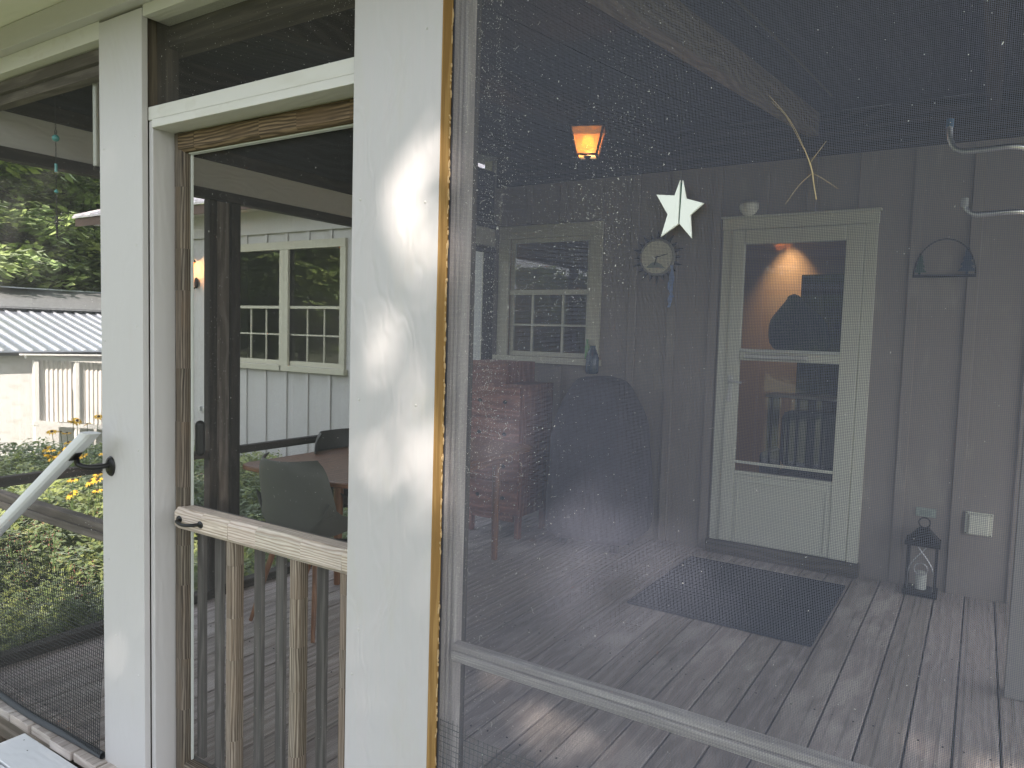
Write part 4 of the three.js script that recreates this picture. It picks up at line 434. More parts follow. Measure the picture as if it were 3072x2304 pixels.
{ // dining table and tub chairs
  const t = thing('dining_table', 'walnut dining table with rounded corners at the garden end', 'table', [-2.9, 0, -2.05]); const s = new THREE.Shape(), [a, b, c, d, r] = [-3.33, -2.46, -2.9, -1.21, 0.16]; s.moveTo(a + r, c); s.lineTo(b - r, c); s.quadraticCurveTo(b, c, b, c + r); s.lineTo(b, d - r); s.quadraticCurveTo(b, d, b - r, d); s.lineTo(a + r * 0.6, d); s.quadraticCurveTo(a, d, a, d - r * 0.6); s.lineTo(a, c + r); s.quadraticCurveTo(a, c, a + r, c);
  let g = new THREE.ExtrudeGeometry(s, { depth: 0.014, bevelEnabled: true, bevelThickness: 0.007, bevelSize: 0.012, bevelSegments: 3, curveSegments: 10 }); g.rotateX(Math.PI / 2); g.translate(0, 0.735, 0); const P = g.attributes.position; for (let i = 0; i < P.count; i++) { } // top in x,-z
  { const q = g.attributes.position; for (let i = 0; i < q.count; i++) q.setXYZ(i, q.getX(i), q.getY(i), q.getZ(i)); } g.computeBoundingBox(); part('table_top', uvBox(g, 'z'), M.walnut, t);
  for (const [x, z] of [[-3.08, -1.70], [-2.62, -1.95], [-3.15, -2.65], [-2.62, -2.65]]) part('leg', uvBox(new THREE.CylinderGeometry(0.03, 0.021, 0.71, 16).translate(x, 0.3555, z), 'y'), M.walnut, t); box('apron', t, M.walnut, -3.16, -2.58, 0.64, 0.712, -2.7, -2.68, 0, 'x'); box('apron', t, M.walnut, -2.60, -2.58, 0.64, 0.712, -2.6795, -1.65, 0, 'z');
  const shellM = plain(0.095, 0.10, 0.088, 0.55), shellD = plain(0.04, 0.042, 0.042, 0.55), legM = M.walnut;
  function shellG() { const nu = 22, nv = 30, pts = []; const path = [[0.225, 0.435], [0.20, 0.452], [0.08, 0.44], [-0.08, 0.425], [-0.16, 0.44], [-0.205, 0.50], [-0.235, 0.62], [-0.262, 0.75], [-0.28, 0.85]].map(([z, y]) => V(0, y, z)), C = new THREE.CatmullRomCurve3(path);
    for (let j = 0; j <= nv; j++) { const v = j / nv, p = C.getPoint(v), tn = C.getTangent(v); const n = V(0, tn.z, -tn.y).multiplyScalar(-1); // towards sitter
      const back = sm(0.5, 0.75, v); let w = 0.225 + 0.035 * sm(0.1, 0.5, v) - 0.035 * sm(0.7, 1, v); w *= Math.sqrt(Math.max(0.02, 1 - Math.pow(Math.max(0, (v - 0.86) / 0.14), 3) * 0.42)) * Math.sqrt(1 - 0.25 * Math.pow(Math.max(0, (0.08 - v) / 0.08), 2));
      for (let i = 0; i <= nu; i++) { const u = i / nu * 2 - 1, e = Math.pow(Math.abs(u), 2.6); const arm = (1 - back) * (0.05 + 0.15 * sm(0.1, 0.55, v)); const q = V(u * w, p.y + arm * e * 1.1, p.z); q.z += back * 0.12 * e + (1 - back) * 0; pts.push(q); } }
    const pos = [], idx = []; const off = 0.007; const N = (nu + 1) * (nv + 1); const nor = []; const base = new THREE.BufferGeometry(); base.setAttribute('position', new THREE.Float32BufferAttribute(pts.flatMap((p) => [p.x, p.y, p.z]), 3)); const bi = []; for (let j = 0; j < nv; j++) for (let i = 0; i < nu; i++) { const k = j * (nu + 1) + i; bi.push(k, k + 1, k + nu + 1, k + 1, k + nu + 2, k + nu + 1); } base.setIndex(bi); base.computeVertexNormals(); const bn = base.attributes.normal;
    for (let k = 0; k < N; k++) pos.push(pts[k].x, pts[k].y, pts[k].z); for (let k = 0; k < N; k++) pos.push(pts[k].x - bn.getX(k) * off, pts[k].y - bn.getY(k) * off, pts[k].z - bn.getZ(k) * off);
    for (let i = 0; i < bi.length; i += 3) { idx.push(bi[i], bi[i + 1], bi[i + 2], bi[i] + N, bi[i + 2] + N, bi[i + 1] + N); } const rim = []; for (let i = 0; i <= nu; i++) rim.push(i); for (let j = 1; j <= nv; j++) rim.push(j * (nu + 1) + nu); for (let i = nu - 1; i >= 0; i--) rim.push(nv * (nu + 1) + i); for (let j = nv - 1; j > 0; j--) rim.push(j * (nu + 1)); for (let k = 0; k < rim.length; k++) { const p = rim[k], q = rim[(k + 1) % rim.length]; idx.push(p, p + N, q, q, p + N, q + N); }
    const o = new THREE.BufferGeometry(); o.setAttribute('position', new THREE.Float32BufferAttribute(pos, 3)); o.setIndex(idx); o.computeVertexNormals(); return o; }
  const shell = shellG();
  function chair(label, mat, x, z, turn) { const c = new THREE.Group(); c.name = numbered('tub_chair'); c.position.set(x, 0, z); c.rotation.y = turn; scene.add(c); tag(c, label, 'chair', 'tub chairs at the dining table'); part('shell', shell, mat, c); for (const sx of [-1, 1]) for (const sz of [-1, 1]) { const a = V(sx * 0.14, 0.42, sz * 0.12 - 0.01), b = V(sx * 0.225, 0.002, sz * 0.215 - 0.01), L = a.distanceTo(b), g2 = new THREE.CylinderGeometry(0.017, 0.010, L, 12); g2.applyQuaternion(new THREE.Quaternion().setFromUnitVectors(V(0, 1, 0), a.clone().sub(b).normalize())); const m = a.clone().add(b).multiplyScalar(0.5); g2.translate(m.x, m.y, m.z); part('leg', uvBox(g2, 'y'), legM, c); } part('under_frame', mergeGeometries([barG(V(-0.15, 0.415, -0.12), V(0.15, 0.415, 0.10), 0.02, 0.008), barG(V(-0.15, 0.405, 0.10), V(0.15, 0.405, -0.12), 0.02, 0.008)]), M.iron, c); return c; }
  chair('grey green tub chair with wooden legs at the end of the table', shellM, -2.80, -1.28, Math.PI); chair('dark tub chair on the garden side of the table', shellD, -3.12, -1.93, Math.PI / 2);
}

// ---------- house wing seen past the garden end of the porch ----------
{ const wing = thing('house_wing', 'pale board and batten wing with paired windows and lit wall lamp', 'house', [-7.5, -0.95, -6.2]); const Z = -5.0, bx = []; for (let i = -9; i < 8; i++) bx.push(-7.421 + i * 0.391); const b2 = bx.filter((x) => x > -11.2 && x < -4.6), WIN = [-8.50, -6.40, 1.0, 2.50];
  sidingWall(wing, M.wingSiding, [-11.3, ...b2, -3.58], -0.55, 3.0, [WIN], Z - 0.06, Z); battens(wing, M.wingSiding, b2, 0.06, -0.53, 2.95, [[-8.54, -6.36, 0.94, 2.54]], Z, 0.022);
  box('foundation', wing, plain(0.5, 0.49, 0.46, 0.95), -11.3, -3.58, -1.1, -0.552, Z - 0.05, Z - 0.006, 0, 'x'); box('end_wall', wing, M.wingSiding, -11.34, -11.301, -1.1, 3.0, -8.5, Z, 0, 'z'); box('corner_board', wing, M.wingSiding, -11.36, -11.25, -0.53, 2.95, Z + 0.0005, Z + 0.025, 0, 'y');
  box('room_back', wing, plain(0.45, 0.43, 0.39, 0.9), -11.3, -3.6, -0.5, 3.0, -7.5, -7.4, 0, 'x'); box('room_floor', wing, dark, -11.3, -3.6, -0.5, -0.45, -7.4, Z - 0.061, 0, 'x'); box('room_side', wing, dark, -3.62, -3.581, -0.45, 3.0, -7.4, Z - 0.061, 0, 'z'); box('room_ceiling', wing, dark, -11.3, -3.6, 2.96, 3.0, -7.39, Z - 0.061, 0, 'x');
  // eave, soffit, roof
  box('soffit', wing, M.wingSiding, -11.6, -3.6, 2.955, 2.97, Z + 0.026, Z + 0.42, 0, 'x'); box('frieze', wing, M.wingSiding, -11.3, -3.6, 2.66, 2.954, Z + 0.0235, Z + 0.05, 0.003, 'x'); box('fascia', wing, plain(0.12, 0.075, 0.055, 0.7), -11.62, -3.6, 2.90, 3.02, Z + 0.4205, Z + 0.445, 0.003, 'x');
  const roofM = plain(0.72, 0.66, 0.66, 0.45, 0.0); const rp = (z) => 3.03 + (Z + 0.47 - z) * 0.36; const sl = (x0, x1, h0, h1) => { const g = new THREE.BoxGeometry(x1 - x0, h1 - h0, 3.7); g.translate((x0 + x1) / 2, (h0 + h1) / 2, Z + 0.47 - 1.85); const P = g.attributes.position; for (let i = 0; i < P.count; i++) P.setY(i, P.getY(i) + rp(P.getZ(i))); g.computeVertexNormals(); return g; }; part('roof', sl(-11.66, -3.6, -0.01, 0.02), roofM, wing, 'sunlit pale metal roof'); for (let x = -11.6; x < -3.7; x += 0.23) part('roof_rib', sl(x - 0.012, x + 0.012, 0.0205, 0.045), roofM, wing);
  // paired windows
  [[-8.5, -7.465], [-7.425, -6.40]].forEach(([a, b], k) => { const w = sub('window', wing); const cas = M.cream; box('casing', w, cas, a - 0.03, a + 0.06, 1.0, 2.45, Z + 0.0005, Z + 0.035, 0.003, 'y'); box('casing', w, cas, b - 0.06, b + (k ? 0.03 : 0.019), 1.0, 2.45, Z + 0.0005, Z + 0.035, 0.003, 'y'); box('casing', w, cas, a - 0.03, b + (k ? 0.03 : 0.019), 2.4505, 2.55, Z + 0.0005, Z + 0.04, 0.003, 'x'); box('sill', w, cas, a - 0.05, b + (k ? 0.06 : 0.019), 0.93, 0.9995, Z + 0.0005, Z + 0.07, 0.004, 'x');
    box('meeting_rail', w, cas, a + 0.061, b - 0.061, 1.715, 1.75, Z - 0.04, Z + 0.005, 0.002, 'x'); box('sash_rail', w, cas, a + 0.061, b - 0.061, 1.001, 1.06, Z - 0.04, Z - 0.005, 0.002, 'x'); for (const f of [0.33, 0.66]) { const x = a + 0.06 + (b - a - 0.12) * f; box('muntin', w, cas, x - 0.009, x + 0.009, 1.0605, 1.7145, Z - 0.035, Z - 0.018, 0, 'y'); } box('muntin', w, cas, a + 0.062, b - 0.062, 1.38, 1.398, Z - 0.034, Z - 0.0165, 0, 'x'); box('pane', w, M.glass, a + 0.06, b - 0.06, 1.06, 1.715, Z - 0.029, Z - 0.026, 0); box('pane', w, M.glass, a + 0.06, b - 0.06, 1.75, 2.45, Z - 0.018, Z - 0.015, 0); });
  box('hose_bib', wing, M.alu, -9.16, -9.12, 0.28, 0.35, Z + 0.0005, Z + 0.06, 0.008, 'y'); box('hose_bib', wing, M.alu, -9.08, -9.04, 0.28, 0.35, Z + 0.0005, Z + 0.05, 0.008, 'y');
  // plants on the inside sill
  // wall sconce, lit
  const lx = -9.25, ly = 2.26, lz = Z + 0.16, t = thing('wall_sconce', 'lit amber glass wall sconce on the white wing', 'wall lamp', [lx, 1.95, Z + 0.03]); part('back_plate', latheG([[0, 0.012], [0.05, 0.01], [0.055, 0]], 0, 0, 0, 20).rotateX(Math.PI / 2).scale(0.8, 1.4, 1).translate(lx, 2.06, Z + 0.0235), M.iron, t); part('arm', tubeG([V(lx, 2.0, Z + 0.03), V(lx, 1.97, Z + 0.10), V(lx, 2.04, lz), V(lx, 2.15, lz)], 0.011, 20, 8), M.iron, t); part('cup', latheG([[0.012, -0.03], [0.05, 0], [0.055, 0.015], [0.04, 0.015]], lx, 2.165, lz, 20), M.iron, t);
  part('glass_shade', latheG([[0.05, 0.0], [0.085, 0.07], [0.105, 0.15], [0.1, 0.15], [0.08, 0.07], [0.047, 0.004]], lx, 2.182, lz, 6), phys(1, 0.6, 0.25, { transmission: 0.7, roughness: 0.5, thickness: 0, emissive: new THREE.Color(1, 0.42, 0.1), emissiveIntensity: 0.18 }), t); part('roof', latheG([[0.125, 0], [0.1, 0.03], [0.03, 0.07], [0.012, 0.1], [0, 0.1]], lx, 2.338, lz, 6), M.iron, t); part('bulb', new THREE.SphereGeometry(0.035, 14, 10).translate(lx, 2.25, lz), phys(1, 0.8, 0.4, { emissive: new THREE.Color(1, 0.7, 0.3), emissiveIntensity: 1.2 }), t); const l = new THREE.PointLight(new THREE.Color(1, 0.62, 0.28), 0.12, 8, 2); l.position.set(lx, 2.25, lz); l.castShadow = true; scene.add(l);
}
// ---------- shed and corrugated screen across the garden ----------
{ const s = thing('garden_shed', 'grey shed with ribbed silver roof below a dark upper roof', 'shed', [-16, -0.95, -5.5]); const X = -14.0, wl = paint(401, [0.66, 0.66, 0.66], { dirt: 0.3, rough: 0.85 }); box('wall', s, wl, X - 0.08, X, -1.1, 0.99, -9.5, -2.2, 0, 'z'); box('wall', s, wl, -19, X - 0.081, -1.1, 1.2, -2.28, -2.2, 0, 'x'); box('wall', s, wl, -19, X - 0.081, -1.1, 1.2, -9.5, -9.42, 0, 'x'); box('wall', s, wl, -19, -18.9, -1.1, 1.5, -9.419, -2.281, 0, 'z'); box('fascia', s, plain(0.16, 0.16, 0.17, 0.6), X + 0.16, X + 0.2, 0.87, 0.93, -9.6, -2.1, 0, 'z');
  const silver = plain(0.50, 0.54, 0.62, 0.28, 0.75), sl = (x0, x1, y0, y1, z0, z1, h0, h1) => { const g = new THREE.BoxGeometry(x1 - x0, h1 - h0, z1 - z0); g.translate((x0 + x1) / 2, (h0 + h1) / 2, (z0 + z1) / 2); const P = g.attributes.position; for (let i = 0; i < P.count; i++) P.setY(i, P.getY(i) + y1 + (y0 - y1) * (P.getX(i) - x0) / (x1 - x0)); g.computeVertexNormals(); return g; };
  const rf = part('metal_roof', sl(-16.3, X + 0.25, 0.94, 1.64, -9.6, -2.1, -0.015, 0.01), silver, s, 'ribbed silver metal roof'); for (let z = -9.55; z < -2.1; z += 0.222) { const k = sl(-16.3, X + 0.252, 0.94, 1.64, z - 0.02, z + 0.02, 0.0105, 0.036); part('rib', k, plain(0.72, 0.74, 0.78, 0.3, 0.5), rf); }
  box('clerestory', s, plain(0.07, 0.07, 0.075, 0.8), -16.38, -16.3, 1.5, 1.72, -9.6, -2.1, 0, 'z'); const sh = surface(256, 256, 1, 1, (u, v) => { const a = fbm(u * 30, v * 30, 30, 30, 431, 3), ln = Math.abs(((v * 8) % 1) - 0.5) > 0.46 ? 0.6 : 1; return { c: mix3([0.10, 0.105, 0.108], [0.18, 0.185, 0.19], a).map((q) => q * ln), h: a }; }, { bump: 0.004, rough: 0.9 }); part('upper_roof', uvBox(sl(-18.9, -16.2, 1.72, 2.19, -9.7, -2.0, -0.02, 0.02), 'z'), sh, s, 'dark shingled upper roof'); part('ridge_cap', boxG(-18.98, -18.80, 2.195, 2.235, -9.7, -2.0, 0.01, 'z'), plain(0.5, 0.54, 0.6, 0.35, 0.7), s);
  const f = thing('corrugated_screen', 'corrugated white panel screen on grey posts in front of the shed', 'fence', [-13.6, -0.95, -5.8]); const pan = (z0, z1, y0a, y0b, y1a, y1b) => { const nz = Math.round((z1 - z0) / 0.0095), pos = [], idx = []; for (let i = 0; i <= nz; i++) { const t = i / nz, z = z0 + (z1 - z0) * t, x = -13.62 + 0.011 * Math.sin(6.2832 * z / 0.076); pos.push(x, y0a + (y0b - y0a) * t, z, x, y1a + (y1b - y1a) * t, z); if (i < nz) idx.push(2 * i, 2 * i + 1, 2 * i + 2, 2 * i + 1, 2 * i + 3, 2 * i + 2); } const N = pos.length / 3; const q = pos.slice(); for (let i = 0; i < q.length; i += 3) q[i] -= 0.002; const g = new THREE.BufferGeometry(); g.setAttribute('position', new THREE.Float32BufferAttribute([...pos, ...q], 3)); g.setIndex([...idx, ...idx.flatMap((v, i) => (i % 3 ? [] : [idx[i] + N, idx[i + 2] + N, idx[i + 1] + N]))]); g.computeVertexNormals(); return g; };
  const pm = plain(0.70, 0.66, 0.62, 0.5, 0.1), wd = paint(451, [0.66, 0.65, 0.63], { dirt: 0.4, rough: 0.85 }); part('panel', pan(-5.49, -4.84, -0.33, -0.23, 0.76, 0.81), pm, f); part('panel', pan(-7.2, -5.56, -0.62, -0.34, 0.62, 0.76), pm, f); for (const z of [-4.86, -5.525, -6.3, -7.2]) box('post', f, wd, -13.60, -13.53, -1.0, 0.80, z - 0.035, z + 0.035, 0.003, 'y'); part('top_rail', barG(V(-13.55, 0.86, -4.7), V(-13.55, 0.66, -7.3), 0.06, 0.07), wd, f); part('cap_rail', barG(V(-13.50, 0.90, -4.6), V(-13.50, 0.85, -7.3), 0.09, 0.025), wd, f); part('bottom_rail', barG(V(-13.55, -0.27, -4.8), V(-13.55, -0.66, -7.3), 0.05, 0.07), wd, f);
}

// ---------- trees ----------
function leafClump(n, size, seed, flat = 0.45) { const q = rng(seed), pos = [], nor = [], idx = []; let k = 0; for (let i = 0; i < n; i++) { const c = V(q() * 2 - 1, (q() * 2 - 1) * flat, q() * 2 - 1).multiplyScalar(0.8), a = q() * 6.2832, tl = (q() - 0.5) * 1.3, d = V(Math.cos(a), -0.25 + 0.3 * (q() - 0.5), Math.sin(a)).normalize(), s = V(-Math.sin(a), tl, Math.cos(a)).normalize(), L = size * (0.7 + 0.6 * q()), w = L * 0.3, m = c.clone().addScaledVector(d, L * 0.45), up = d.clone().cross(s).normalize(); const p = [c, m.clone().addScaledVector(s, w).addScaledVector(up, w * 0.25), c.clone().addScaledVector(d, L), m.clone().addScaledVector(s, -w).addScaledVector(up, w * 0.25)]; for (const v of p) { pos.push(v.x, v.y, v.z); nor.push(up.x, up.y, up.z); } idx.push(k, k + 1, k + 2, k, k + 2, k + 3); k += 4; } const g = new THREE.BufferGeometry(); g.setAttribute('position', new THREE.Float32BufferAttribute(pos, 3)); g.setIndex(idx); g.computeVertexNormals(); return g; }
const leafM = new THREE.MeshStandardMaterial({ roughness: 0.7, side: THREE.DoubleSide }), leafT = phys(1, 1, 1, { roughness: 0.8, transmission: 0.45, thickness: 0, side: THREE.DoubleSide });
const clumps = [leafClump(14, 0.75, 11), leafClump(16, 0.6, 12), leafClump(12, 0.9, 13), leafClump(2, 0.9, 14)];
const bark = wood(801, { c0: [0.05, 0.042, 0.034], c1: [0.13, 0.11, 0.09], c2: [0.09, 0.08, 0.06], rings: 9, bump: 0.01, rough: 0.95 });
const GR = [[0.17, 0.24, 0.06], [0.22, 0.29, 0.075], [0.13, 0.19, 0.055], [0.27, 0.33, 0.09]];
// centres: limb ends; each carries a flattened cloud of leaf clumps
function tree(name, label, base, height, crown, { n = 2200, s = 0.3, tone = 1, trunk = 0.16, limbs = 26, group, keep = null, seed = 1, geo = 0, mat = leafM }) {
  const q = rng(seed * 977 + 5), t = thing(name, label, 'tree', base, group), [bx, by, bz] = base, [cx, cy, cz, rx, ry, rz] = crown; const tg = [], ends = [];
  const top = V(cx, cy + ry * 0.6, cz); tg.push(uvBox(new THREE.TubeGeometry(new THREE.CatmullRomCurve3([V(bx, by - 0.2, bz), V(bx + (cx - bx) * 0.15, by + height * 0.25, bz + (cz - bz) * 0.15), V(bx + (cx - bx) * 0.6, by + height * 0.55, bz + (cz - bz) * 0.6), top]), 14, trunk, 9, false), 'y'));
  { const P = tg[0].attributes.position; for (let i = 0; i < P.count; i++) { const f = Math.min(1, Math.max(0, (P.getY(i) - by) / height)), k = 1.15 - 0.85 * f, yy = f; const ax = bx + (cx - bx) * Math.pow(yy, 1.4), az = bz + (cz - bz) * Math.pow(yy, 1.4); P.setX(i, ax + (P.getX(i) - ax) * k); P.setZ(i, az + (P.getZ(i) - az) * k); } tg[0].computeVertexNormals(); }
  for (let i = 0; i < limbs; i++) { const a = q() * 6.2832, u = q() * 2 - 1, r = 0.55 + 0.4 * q(), k = Math.sqrt(1 - u * u); ends.push([cx + Math.cos(a) * k * rx * r, cy + u * ry * r, cz + Math.sin(a) * k * rz * r, (0.24 + 0.16 * q())]); }
  for (const e of ends.slice(0, 14)) { const f = Math.max(0.35, Math.min(0.9, (e[1] - by) / height - 0.12)), o = V(bx + (cx - bx) * Math.pow(f, 1.4), by + height * f, bz + (cz - bz) * Math.pow(f, 1.4)), E = V(e[0], e[1], e[2]); tg.push(uvBox(new THREE.TubeGeometry(new THREE.CatmullRomCurve3([o, o.clone().lerp(E, 0.5).add(V(0, 0.15 * (q() - 0.3), 0)), E]), 8, trunk * 0.22, 5, false), 'y')); }
  part('trunk', mergeGeometries(tg.map((g) => { for (const k of Object.keys(g.attributes)) if (!['position', 'normal', 'uv'].includes(k)) g.deleteAttribute(k); return g; })), bark, t);
  const tr = []; const o = new THREE.Object3D(), P = V(0, 0, 0); for (let i = 0; i < n; i++) { const e = ends[Math.floor(q() * ends.length)], R0 = Math.min(rx, rz) * e[3] * 1.6; const a = q() * 6.2832, r = Math.sqrt(q()) * R0, y = (q() + q() - 1) * R0 * 0.32 - r * 0.12; P.set(e[0] + Math.cos(a) * r, e[1] + y, e[2] + Math.sin(a) * r); if (keep && !keep(P)) continue; o.position.copy(P).sub(V(bx, by, bz)); o.rotation.set((q() - 0.5) * 0.7, q() * 6.28, (q() - 0.5) * 0.7); const sc = s * (0.7 + 0.6 * q()); o.scale.set(sc, sc, sc); o.updateMatrix(); const g = GR[Math.floor(q() * 4)], k = 1.2 * tone * (0.75 + 0.5 * q()); tr.push([o.matrix.clone(), new THREE.Color().setRGB(g[0] * k, g[1] * k, g[2] * k)]); }
  const im = new THREE.InstancedMesh(clumps[geo], mat, tr.length); tr.forEach(([m, c], i) => { im.setMatrixAt(i, m); im.setColorAt(i, c); }); im.name = 'crown'; im.castShadow = im.receiveShadow = true; im.userData.kind = 'stuff'; t.add(im); return t;
}
[[-20.5, -5.6, 8.5, 2.6, 2.9, 1.25, 'bright green leafy tree just behind the shed roof'], [-21.5, -9.3, 9.5, 2.8, 3.0, 1.1, 'leafy tree behind the shed beside the wing roof'], [-22.5, -13.5, 10, 3.0, 3.2, 1.0, 'tall tree rising behind the wing roof'], [-26, -7.0, 12, 3.2, 4.2, 0.7, 'darker tree standing behind the front row of trees'], [-27, -11.8, 12.5, 3.4, 4.4, 0.65, 'darker tree in the second row beyond the shed'], [-28, -17, 13, 3.6, 4.6, 0.65, 'dark tree far behind the wing roof'], [-33, -10, 15, 4.5, 6, 0.5, 'dark evergreen mass of a tree at the back of the wood'], [-34, -17, 15, 4.5, 6, 0.5, 'dark tree at the far edge of the wood'], [-25, -3.5, 11, 3.4, 4.0, 0.85, 'leafy tree past the open end of the shed'], [-15.5, -12.5, 8, 2.2, 2.6, 1.1, 'young tree between the shed and the wing']].forEach(([x, z, h, r, ry, tone, label], i) => tree('garden_tree', label, [x, -1.0, z], h, [x + rr(-0.4, 0.4), h * 0.5 - 0.3, z + rr(-0.4, 0.4), r, ry * 1.15, r], { n: i < 3 ? 3000 : 2600, s: i < 3 ? 0.34 : 0.5, tone, limbs: 44, seed: i + 1, geo: i % 3, mat: leafT, group: 'trees behind the shed', trunk: 0.17 }));  // back rows get a darker leaf colour
// the maple over the steps with leaf gaps shaped to drop sun dapples on the porch front
const GAPS = [[-1.12, 1.86, 0.075, 0.13], [-1.20, 1.70, 0.09, 0.09], [-1.25, 1.50, 0.08, 0.17], [-1.11, 1.20, 0.05, 0.10], [-1.22, 0.78, 0.08, 0.06], [-0.92, 1.32, 0.06, 0.09], [-0.66, 1.54, 0.05, 0.05], [-0.65, 1.08, 0.06, 0.05], [-1.02, 1.25, 0.05, 0.07], [1.5, 2.2, 0.3, 0.12], [1.2, 1.7, 0.3, 0.16], [1.0, 1.35, 0.2, 0.1], [-1.02, 1.78, 0.04, 0.14], [-0.28, 1.45, 0.07, 0.05], [0.35, 1.2, 0.08, 0.06], [-0.8, 0.95, 0.03, 0.03], [-0.35, 1.15, 0.04, 0.03], [-0.15, 0.85, 0.05, 0.04], [0.0, 1.1, 0.05, 0.04], [-0.85, 1.05, 0.03, 0.03]];
const open = (P) => { const t = P.z / SUN.z, x = P.x - SUN.x * t, y = P.y - SUN.y * t; for (const [a, b, c, d] of GAPS) if (((x - a) / (c + 0.065)) ** 2 + ((y - b) / (d + 0.065)) ** 2 < 1) return false; if (x > -0.98 && y < 1.6 && hash(Math.floor(P.x * 900), Math.floor(P.y * 900), 5) < 0.55 * sm(1.6, 1.2, y)) return false; return true; };
tree('maple_tree', 'leafy maple overhanging the porch steps', [5.6, -0.5, 7.4], 9, [3.3, 7.0, 5.6, 2.3, 1.9, 2.9], { n: 26000, s: 0.14, tone: 1.1, limbs: 120, seed: 31, trunk: 0.2, keep: open, geo: 3 });
tree('maple_tree', 'broad maple shading the house wing', [-5.5, -1.0, 7.0], 12, [-2.6, 9.8, 3.4, 4.4, 1.9, 2.6], { n: 3600, s: 0.4, tone: 1.1, limbs: 80, seed: 47, trunk: 0.22 });
tree('maple_tree', 'unseen round maple added for the wing windows to reflect', [-25.0, -1.0, 9], 9, [-25.0, 4.5, 9, 4.2, 4.2, 4.0], { n: 3200, s: 0.5, tone: 1.2, limbs: 60, seed: 53, trunk: 0.2 });  // this maple and the next are added, unseen, as green for window reflections
tree('maple_tree', 'second unseen maple added for the wing windows to reflect', [-31, -1.0, 16], 11, [-31, 5.5, 16, 5, 5, 4.6], { n: 3200, s: 0.5, tone: 1.2, limbs: 60, seed: 59, trunk: 0.2 });

[[-9, 17], [-4.2, 18], [0.8, 17.5], [5.6, 18.5], [-14.6, 17.5]].forEach(([x, z], i) => tree('added_hedge_tree', ['dense unseen tree added to darken the storm door reflection', 'rounded tree added out of view to darken the storm door glass', 'low broad unseen tree added for the storm door glass to reflect', 'shrubby unseen tree added at the end of the reflected row', 'broad unseen tree added to darken the porch window reflection'][i], [x, -0.5, z], 5.2, [x, 2.2, z, 3.0, 2.5, 2.2], { n: 1500, s: 0.5, tone: 0.9, limbs: 40, seed: 70 + i, trunk: 0.12, geo: i % 3, group: 'unseen trees added for glass reflections' }));  // tree row added behind the camera to darken reflections in porch glass

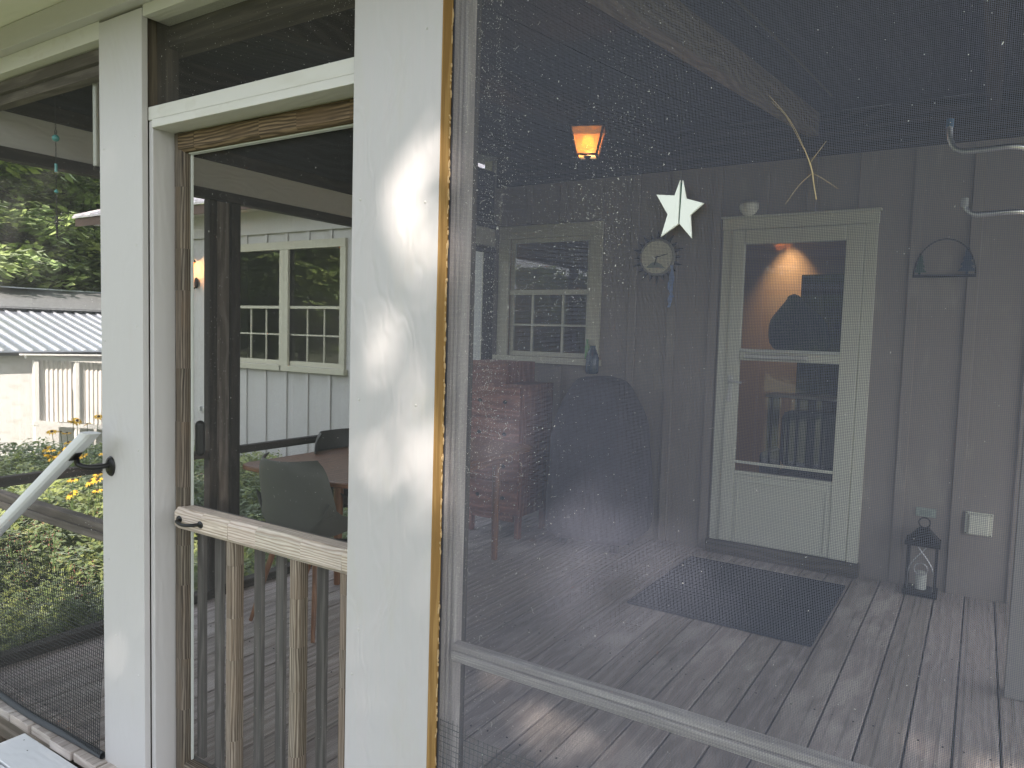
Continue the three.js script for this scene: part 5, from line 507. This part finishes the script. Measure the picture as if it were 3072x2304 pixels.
// ---------- flower bed by the garden end ----------
{ const blade = leafClump(18, 0.5, 91, 0.9); const q = rng(4242), o = new THREE.Object3D(), tr = []; const greens = [[0.20, 0.26, 0.06], [0.28, 0.33, 0.085], [0.15, 0.21, 0.065], [0.14, 0.19, 0.085], [0.33, 0.35, 0.11]];
  const hgt = (x, z) => 0.15 + 0.35 * fbm(x * 0.8 + 40, z * 0.8 + 40, 512, 512, 77, 3) + 0.55 * sm(-4.2, -6.5, x) ;
  for (let i = 0; i < 20000; i++) { const x = -3.75 - 5.2 * Math.pow(q(), 0.8), z = 0.8 - 4.9 * q(); const gy = groundY(x, z), top = gy + 0.35 + 0.75 * hgt(x, z), y = gy + (top - gy) * Math.pow(q(), 0.6); o.position.set(x, y, z); o.rotation.set((q() - 0.5), q() * 6.28, (q() - 0.5)); const sc = 0.05 + 0.075 * q(); o.scale.set(sc, sc, sc); o.updateMatrix(); const zone = fbm(x * 1.1 + 20, z * 1.1 + 20, 256, 256, 99, 2), g = greens[Math.floor((zone * 0.75 + q() * 0.35) * 4.6) % 5], k = 0.8 + 0.5 * q(); tr.push([o.matrix.clone(), new THREE.Color().setRGB(g[0] * k, g[1] * k, g[2] * k)]); }
  const im = new THREE.InstancedMesh(blade, leafT, tr.length); tr.forEach(([m, c], i) => { im.setMatrixAt(i, m); im.setColorAt(i, c); }); im.name = 'garden_foliage'; tag(im, 'mixed green perennial foliage filling the garden bed', 'foliage', null, 'stuff'); im.castShadow = im.receiveShadow = true; scene.add(im);
  // rudbeckia
  const petal = (() => { const a = [], n = 11; for (let i = 0; i < n; i++) { const t = 6.2832 * i / n, g = new THREE.BufferGeometry(); const d = V(Math.cos(t), 0, Math.sin(t)), s = V(-Math.sin(t), 0, Math.cos(t)); const p = [d.clone().multiplyScalar(0.006), d.clone().multiplyScalar(0.02).addScaledVector(s, 0.0065).add(V(0, 0.002, 0)), d.clone().multiplyScalar(0.034).add(V(0, -0.006, 0)), d.clone().multiplyScalar(0.02).addScaledVector(s, -0.0065).add(V(0, 0.002, 0))]; g.setAttribute('position', new THREE.Float32BufferAttribute([p[0], p[1], p[2], p[0], p[2], p[3]].flatMap((v) => [v.x, v.y, v.z]), 3)); g.computeVertexNormals(); a.push(g); } return mergeGeometries(a); })(); const eye = new THREE.SphereGeometry(0.009, 8, 6, 0, 6.2832, 0, Math.PI / 2).scale(1, 1.1, 1);
  const yel = phys(0.80, 0.50, 0.03, { roughness: 0.7, transmission: 0.3, thickness: 0 }), brn = plain(0.05, 0.028, 0.014, 0.9), stemM = plain(0.06, 0.11, 0.025, 0.8);
  const bed = [[-6.9, -0.95, 0.50, 14], [-7.3, -1.25, 0.5, 14], [-6.4, -0.62, 0.36, 14], [-6.2, -0.85, 0.26, 12], [-7.6, -1.0, 0.48, 14], [-7.0, -2.2, 0.2, 7], [-6.6, -1.95, 0.22, 6], [-5.6, -1.45, 0.16, 6], [-6.0, -1.9, 0.24, 6], [-8.1, -1.7, 0.5, 12], [-5.2, -0.55, 0.18, 9], [-7.7, -2.6, 0.32, 8], [-6.6, -0.72, 0.42, 12], [-5.7, -0.5, 0.22, 10]];
  bed.forEach(([x, z, top, n], i) => { const gy = groundY(x, z), t = thing('rudbeckia_plant', 'clump of yellow orange daisies on leafy stems in the garden bed', 'flowers', [x, gy, z], 'yellow daisy clumps in the garden bed'); const st = []; for (let k = 0; k < n; k++) { const hx = x + rr(-0.22, 0.22), hz = z + rr(-0.22, 0.22), hy = top + 0.13 + rr(-0.14, 0.07); st.push(tubeG([V(x + (hx - x) * 0.3, gy, z + (hz - z) * 0.3), V(x + (hx - x) * 0.7, gy + (hy - gy) * 0.6, z + (hz - z) * 0.7), V(hx, hy, hz)], 0.003, 6, 4)); const f = new THREE.Group(); f.name = 'flower_head'; f.position.set(hx - x, hy - gy, hz - z); f.rotation.set(rr(-0.5, 0.5) + 0.2, rr(0, 6), rr(-0.4, 0.4) - 0.35); f.scale.setScalar(rr(1.2, 1.9)); t.add(f); part('petals', petal, yel, f); part('eye', eye, brn, f); } part('stems', merge(st), stemM, t); });
  // red brown astilbe plumes
  const plume = leafClump(40, 0.16, 303, 1.0); const red = [plain(0.22, 0.07, 0.06, 0.9, 0, { side: THREE.DoubleSide }), plain(0.25, 0.11, 0.08, 0.9, 0, { side: THREE.DoubleSide })];
  [[-5.1, -1.0, -0.02], [-5.4, -1.25, 0.05], [-4.7, -0.95, -0.15], [-5.0, -1.65, 0.0], [-6.1, -2.9, 0.05], [-6.4, -3.1, 0.1], [-5.5, -1.75, 0.02]].forEach(([x, z, top], i) => { const gy = groundY(x, z), t = thing('astilbe_plant', 'faded red brown plumed plant among the green foliage', 'plant', [x, gy, z], 'plumed plants in the garden bed'); const st = []; for (let k = 0; k < 5; k++) { const hx = x + rr(-0.16, 0.16), hz = z + rr(-0.16, 0.16), hy = top + rr(-0.1, 0.12); st.push(tubeG([V(x + (hx - x) * 0.4, gy, z + (hz - z) * 0.4), V(hx, hy, hz)], 0.003, 3, 4)); const m = part('plume', plume, red[k % 2], t); m.position.set(hx - x, hy - gy - 0.05, hz - z); m.scale.set(0.045, 0.16, 0.045); m.rotation.y = k; } part('stems', merge(st), stemM, t); });
  // crimson bloom low in the left corner
  [[-4.35, -0.10, 0.30], [-9.0, -2.2, 0.75]].forEach(([x, z, y], i) => { const gy = groundY(x, z), t = thing('crimson_flower', i ? 'red tinged shrub tip in front of the shed wall' : 'crimson bloom behind the wire guard', 'flower', [x, gy, z]); part('stem', tubeG([V(x, gy, z), V(x, y, z)], 0.006, 4, 5), stemM, t); const m = part('bloom', leafClump(40, 0.5, 311 + i, 0.6), i ? plain(0.2, 0.08, 0.05, 0.9, 0, { side: THREE.DoubleSide }) : plain(0.35, 0.02, 0.04, 0.8, 0, { side: THREE.DoubleSide }), t); m.position.set(0, y - gy, 0); m.scale.setScalar(i ? 0.18 : 0.07); });
}

scene.traverse((o) => { if (o.isMesh) { o.castShadow = true; o.receiveShadow = true; } });
renderer.render(scene, camera);
